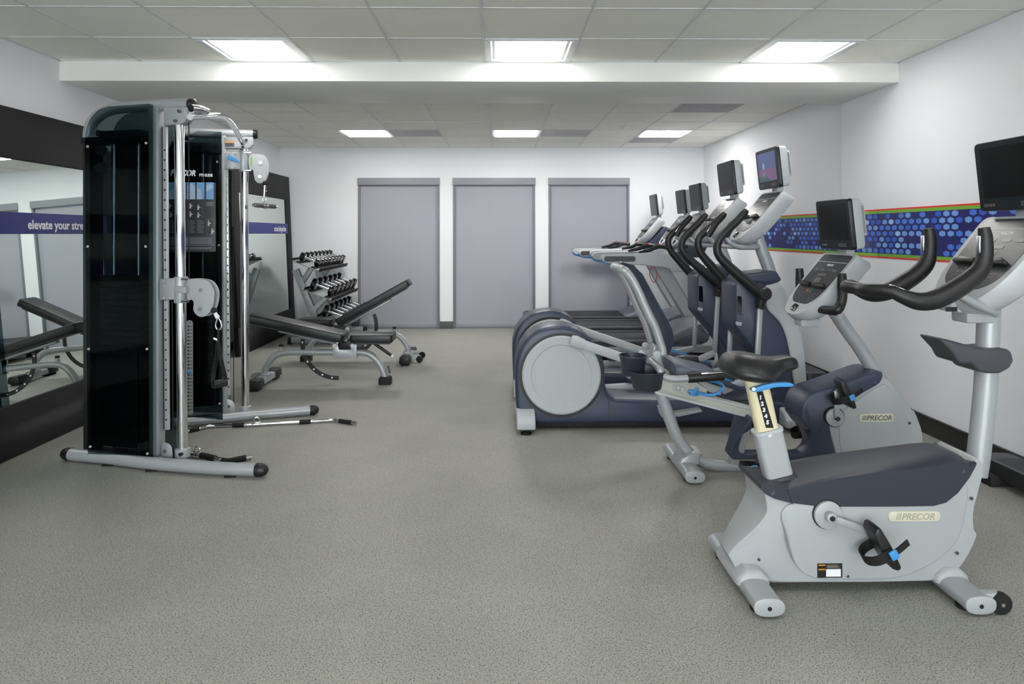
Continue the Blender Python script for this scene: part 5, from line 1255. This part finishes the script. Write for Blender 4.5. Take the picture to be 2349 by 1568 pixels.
    # seat adjusting handle
    h0, h1 = b(862, 786), b(900, 812)
    hh = done('adjust_handle', MB().cyl(h0 + Vector((0, -.06, 0)), h1 + Vector((0, -.06, 0)), .014, n=12), 'black', t, bevel=.002)
    done('handle_tip', MB().cyl(h1 + Vector((0, -.06, 0)), h1 + (h1 - h0).normalized() * .02 + Vector((0, -.06, 0)), .013, n=12), 'lamp_frame', hh)
    st = b(645, 805); done('pop_pin', MB().cyl(st, st + Vector((0, 0, .05)), .017, n=12), 'silver', t)
    done('pin_knob', MB().cyl(st + Vector((0, 0, .042)), st + Vector((0, 0, .062)), .02, n=12), 'rubber', t, bevel=.003)
    return t
bench((-2.12, 6.5, 0), 0, 12.5, 'adjustable weight bench with nearly flat black backrest, the nearer bench')
bench((-.975, 7.68, 0), math.pi, 29, 'adjustable weight bench with steeply raised black backrest, in front of the dumbbell rack')
# ================================================================ dumbbell rack and dumbbells
def rack():
    Yn, Yf = 8.85, 9.85
    t = thing('dumbbell_rack', 'silver three-tier dumbbell rack with crossed side legs, in the far left corner', 'dumbbell rack', (-2.2, 9.35, 0))
    for Y in (Yn, Yf):
        g = lambda x, y: Vector((at(x, y, Yn).x, Y, at(x, y, Yn).z))
        done('side_post', MB().bar(g(678, 618), g(740, 770), .06, .085), 'silver', t, bevel=.008)
        done('cross_leg', MB().bar(g(748, 680), g(672, 766), .055, .07), 'silver', t, bevel=.008)
        done('upper_strut', MB().bar(g(716, 612), g(694, 646), .055, .065), 'silver', t, bevel=.008)
        done('lower_strut', MB().bar(g(790, 738), g(736, 745), .05, .06), 'silver', t, bevel=.008)
        a, b = g(662, 782), g(806, 782)
        fb = done('foot_rail', MB().bar((a.x + .02, Y, .05), (b.x - .02, Y, .05), .075, .07), 'silver', t, bevel=.012)
        for x in (a.x + .02, b.x - .02): done('end_cap', MB().box((x, Y, .048), (.05, .085, .08)), 'rubber', fb, bevel=.014); done('rubber_pad', MB().box((x, Y, .008), (.05, .085, .016)), 'rubber', fb)
    done('back_tie', MB().bar(Vector((at(735, 755, Yn).x, Yn, .2)), Vector((at(735, 755, Yn).x, Yf, .2)), .05, .05, up=(0, 0, 1)), 'silver', t, bevel=.006)
    tiers = [('top', 712, 595, 8, .196, .052, .185), ('middle', 741, 658.5, 6, .262, .068, .215), ('bottom', 770, 720, 6, .25, .07, .23)]
    th = R(21); ax = Vector((math.cos(th), 0, -math.sin(th))); nn = Vector((math.sin(th), 0, math.cos(th)))
    for nm, px, py, cnt, sp, r, L_ in tiers:
        c0 = at(px, py, 8.72); y0, y1 = 8.6, 10.14
        c = Vector((c0.x, (y0 + y1) / 2, c0.z)) - nn * (r + .012)
        def slab(off, wd, dz, th_, mm, name, par=t):
            q = c + ax * off + nn * dz; h = (y1 - y0) / 2
            ps = [q + ax * a + nn * b for a, b in ((-wd / 2, -th_ / 2), (wd / 2, -th_ / 2), (wd / 2, th_ / 2), (-wd / 2, th_ / 2))]
            return done(name, MB().ext([Vector((p.x, y0, p.z)) for p in ps], (0, 2 * h, 0)), mm, par, bevel=.003)
        tr = slab(0, .34, -.012, .012, 'silver', 'shelf_tray')
        slab(.175, .012, .0, .045, 'rubber', 'shelf_lip', tr); slab(-.175, .012, .0, .045, 'rubber', 'shelf_lip', tr)
        for s in (-1, 1):
            slab(s * L_ * .5, .055, .0, .014, 'rubber', 'saddle_rail', tr)
            for k in range(cnt): 
                y = 8.72 + (k + .5) * sp
                if y < y1 - .01: done('saddle_divider', MB().box(c + ax * (s * L_ * .5) + nn * .015 + Vector((0, y - c.y, 0)), (.05, .02, .03), rot=Matrix.Rotation(th, 3, 'Y')), 'rubber', tr)
        proto = None
        ordn = ['nearest', 'second nearest', 'third nearest', 'fourth nearest', 'fifth nearest', 'sixth nearest', 'seventh nearest', 'farthest']
        for k in range(cnt):
            lab = ordn[k] if k < cnt - 1 else 'farthest'
            label = '%s round black dumbbell with chrome handle on the %s rack shelf' % (lab, nm)
            loc = (c0.x, 8.72 + k * sp, c0.z)
            if proto is None:
                d = thing('dumbbell', label, 'dumbbell', loc, 'dumbbells on the %s rack shelf' % nm, local=True)
                done('handle', MB().lathe([(.011, -L_ / 2), (.0135, -L_ * .3), (.0155, 0), (.0135, L_ * .3), (.011, L_ / 2)], (0, 0, 0), ax, 12), 'steel_grip', d, ang=60)
                for s in (-1, 1):
                    hd = done('head', MB().lathe([(.018, 0), (r * .8, .0), (r, .012), (r, .052), (r * .93, .06), (.001, .06)], ax * (s * (L_ / 2 - .028)), ax * s, 22), 'black_gloss', d, ang=40)
                    done('head_ring', MB().lathe([(.02, 0), (.02, -.014), (.015, -.016)], ax * (s * (L_ / 2 - .028)), ax * s, 14), 'chrome_soft', hd)
                    done('red_mark', MB().box(ax * (s * (L_ / 2 - .028 + .0605)) + nn * -.012, (.0015, .02, .012), rot=Matrix.Rotation(th, 3, 'Y')), 'red', hd)
                    done('weight_mark', MB().box(ax * (s * (L_ / 2 - .028 + .0605)) + nn * .015, (.0015, .03, .008), rot=Matrix.Rotation(th, 3, 'Y')), 'display', hd)
                proto = d
            else: dup(proto, loc, label)
rack()
# ================================================================ step platforms by the right wall
def step(x0, x1, y0, y1, h, label, word=False):
    t = thing('step_platform', label, 'step platform', ((x0 + x1) / 2, (y0 + y1) / 2, 0), 'aerobic step platforms')
    cx_, cy_ = (x0 + x1) / 2, (y0 + y1) / 2
    sx, sy = (x1 - x0) / 2, (y1 - y0) / 2
    o = lambda k, q: [(cx_ + a * (sx - k), cy_ + b * (sy - k)) for a, b in ((-1, -1), (1, -1), (1, 1), (-1, 1))]
    done('step_body', MB().loft([[Vector((p.x, p.y, z)) for p in rnd(o(k, 0), .05, 4)] for z, k in ((.045, .0), (h - .02, .012), (h - .006, .016))]), 'black_soft', t, ang=40)
    tp_ = done('step_top', MB().loft([[Vector((p.x, p.y, z)) for p in rnd(o(k, 0), .05, 4)] for z, k in ((h - .006, .014), (h, .02))]), 'charcoal', t, ang=40)
    for k in range(7): done('tread_ridge', MB().box((cx_ - sx * .6 + k * sx * .2, cy_, h + .001), (.008, sy * 1.5, .003)), 'charcoal', tp_)
    for s in (-1, 1): done('step_riser', MB().box((cx_ - .02, cy_ + s * (sy - .13), .0275), ((sx * 2) + .05, .17, .055)), 'rubber', t, bevel=.008)
    return t
step(2.66, 2.87, 2.95, 3.98, .125, 'black step platform with grey top by the right wall, behind the front bike')
step(2.6, 2.82, 6.05, 7.0, .16, 'low grey-topped step platform by the right wall, beyond the recumbent bike')
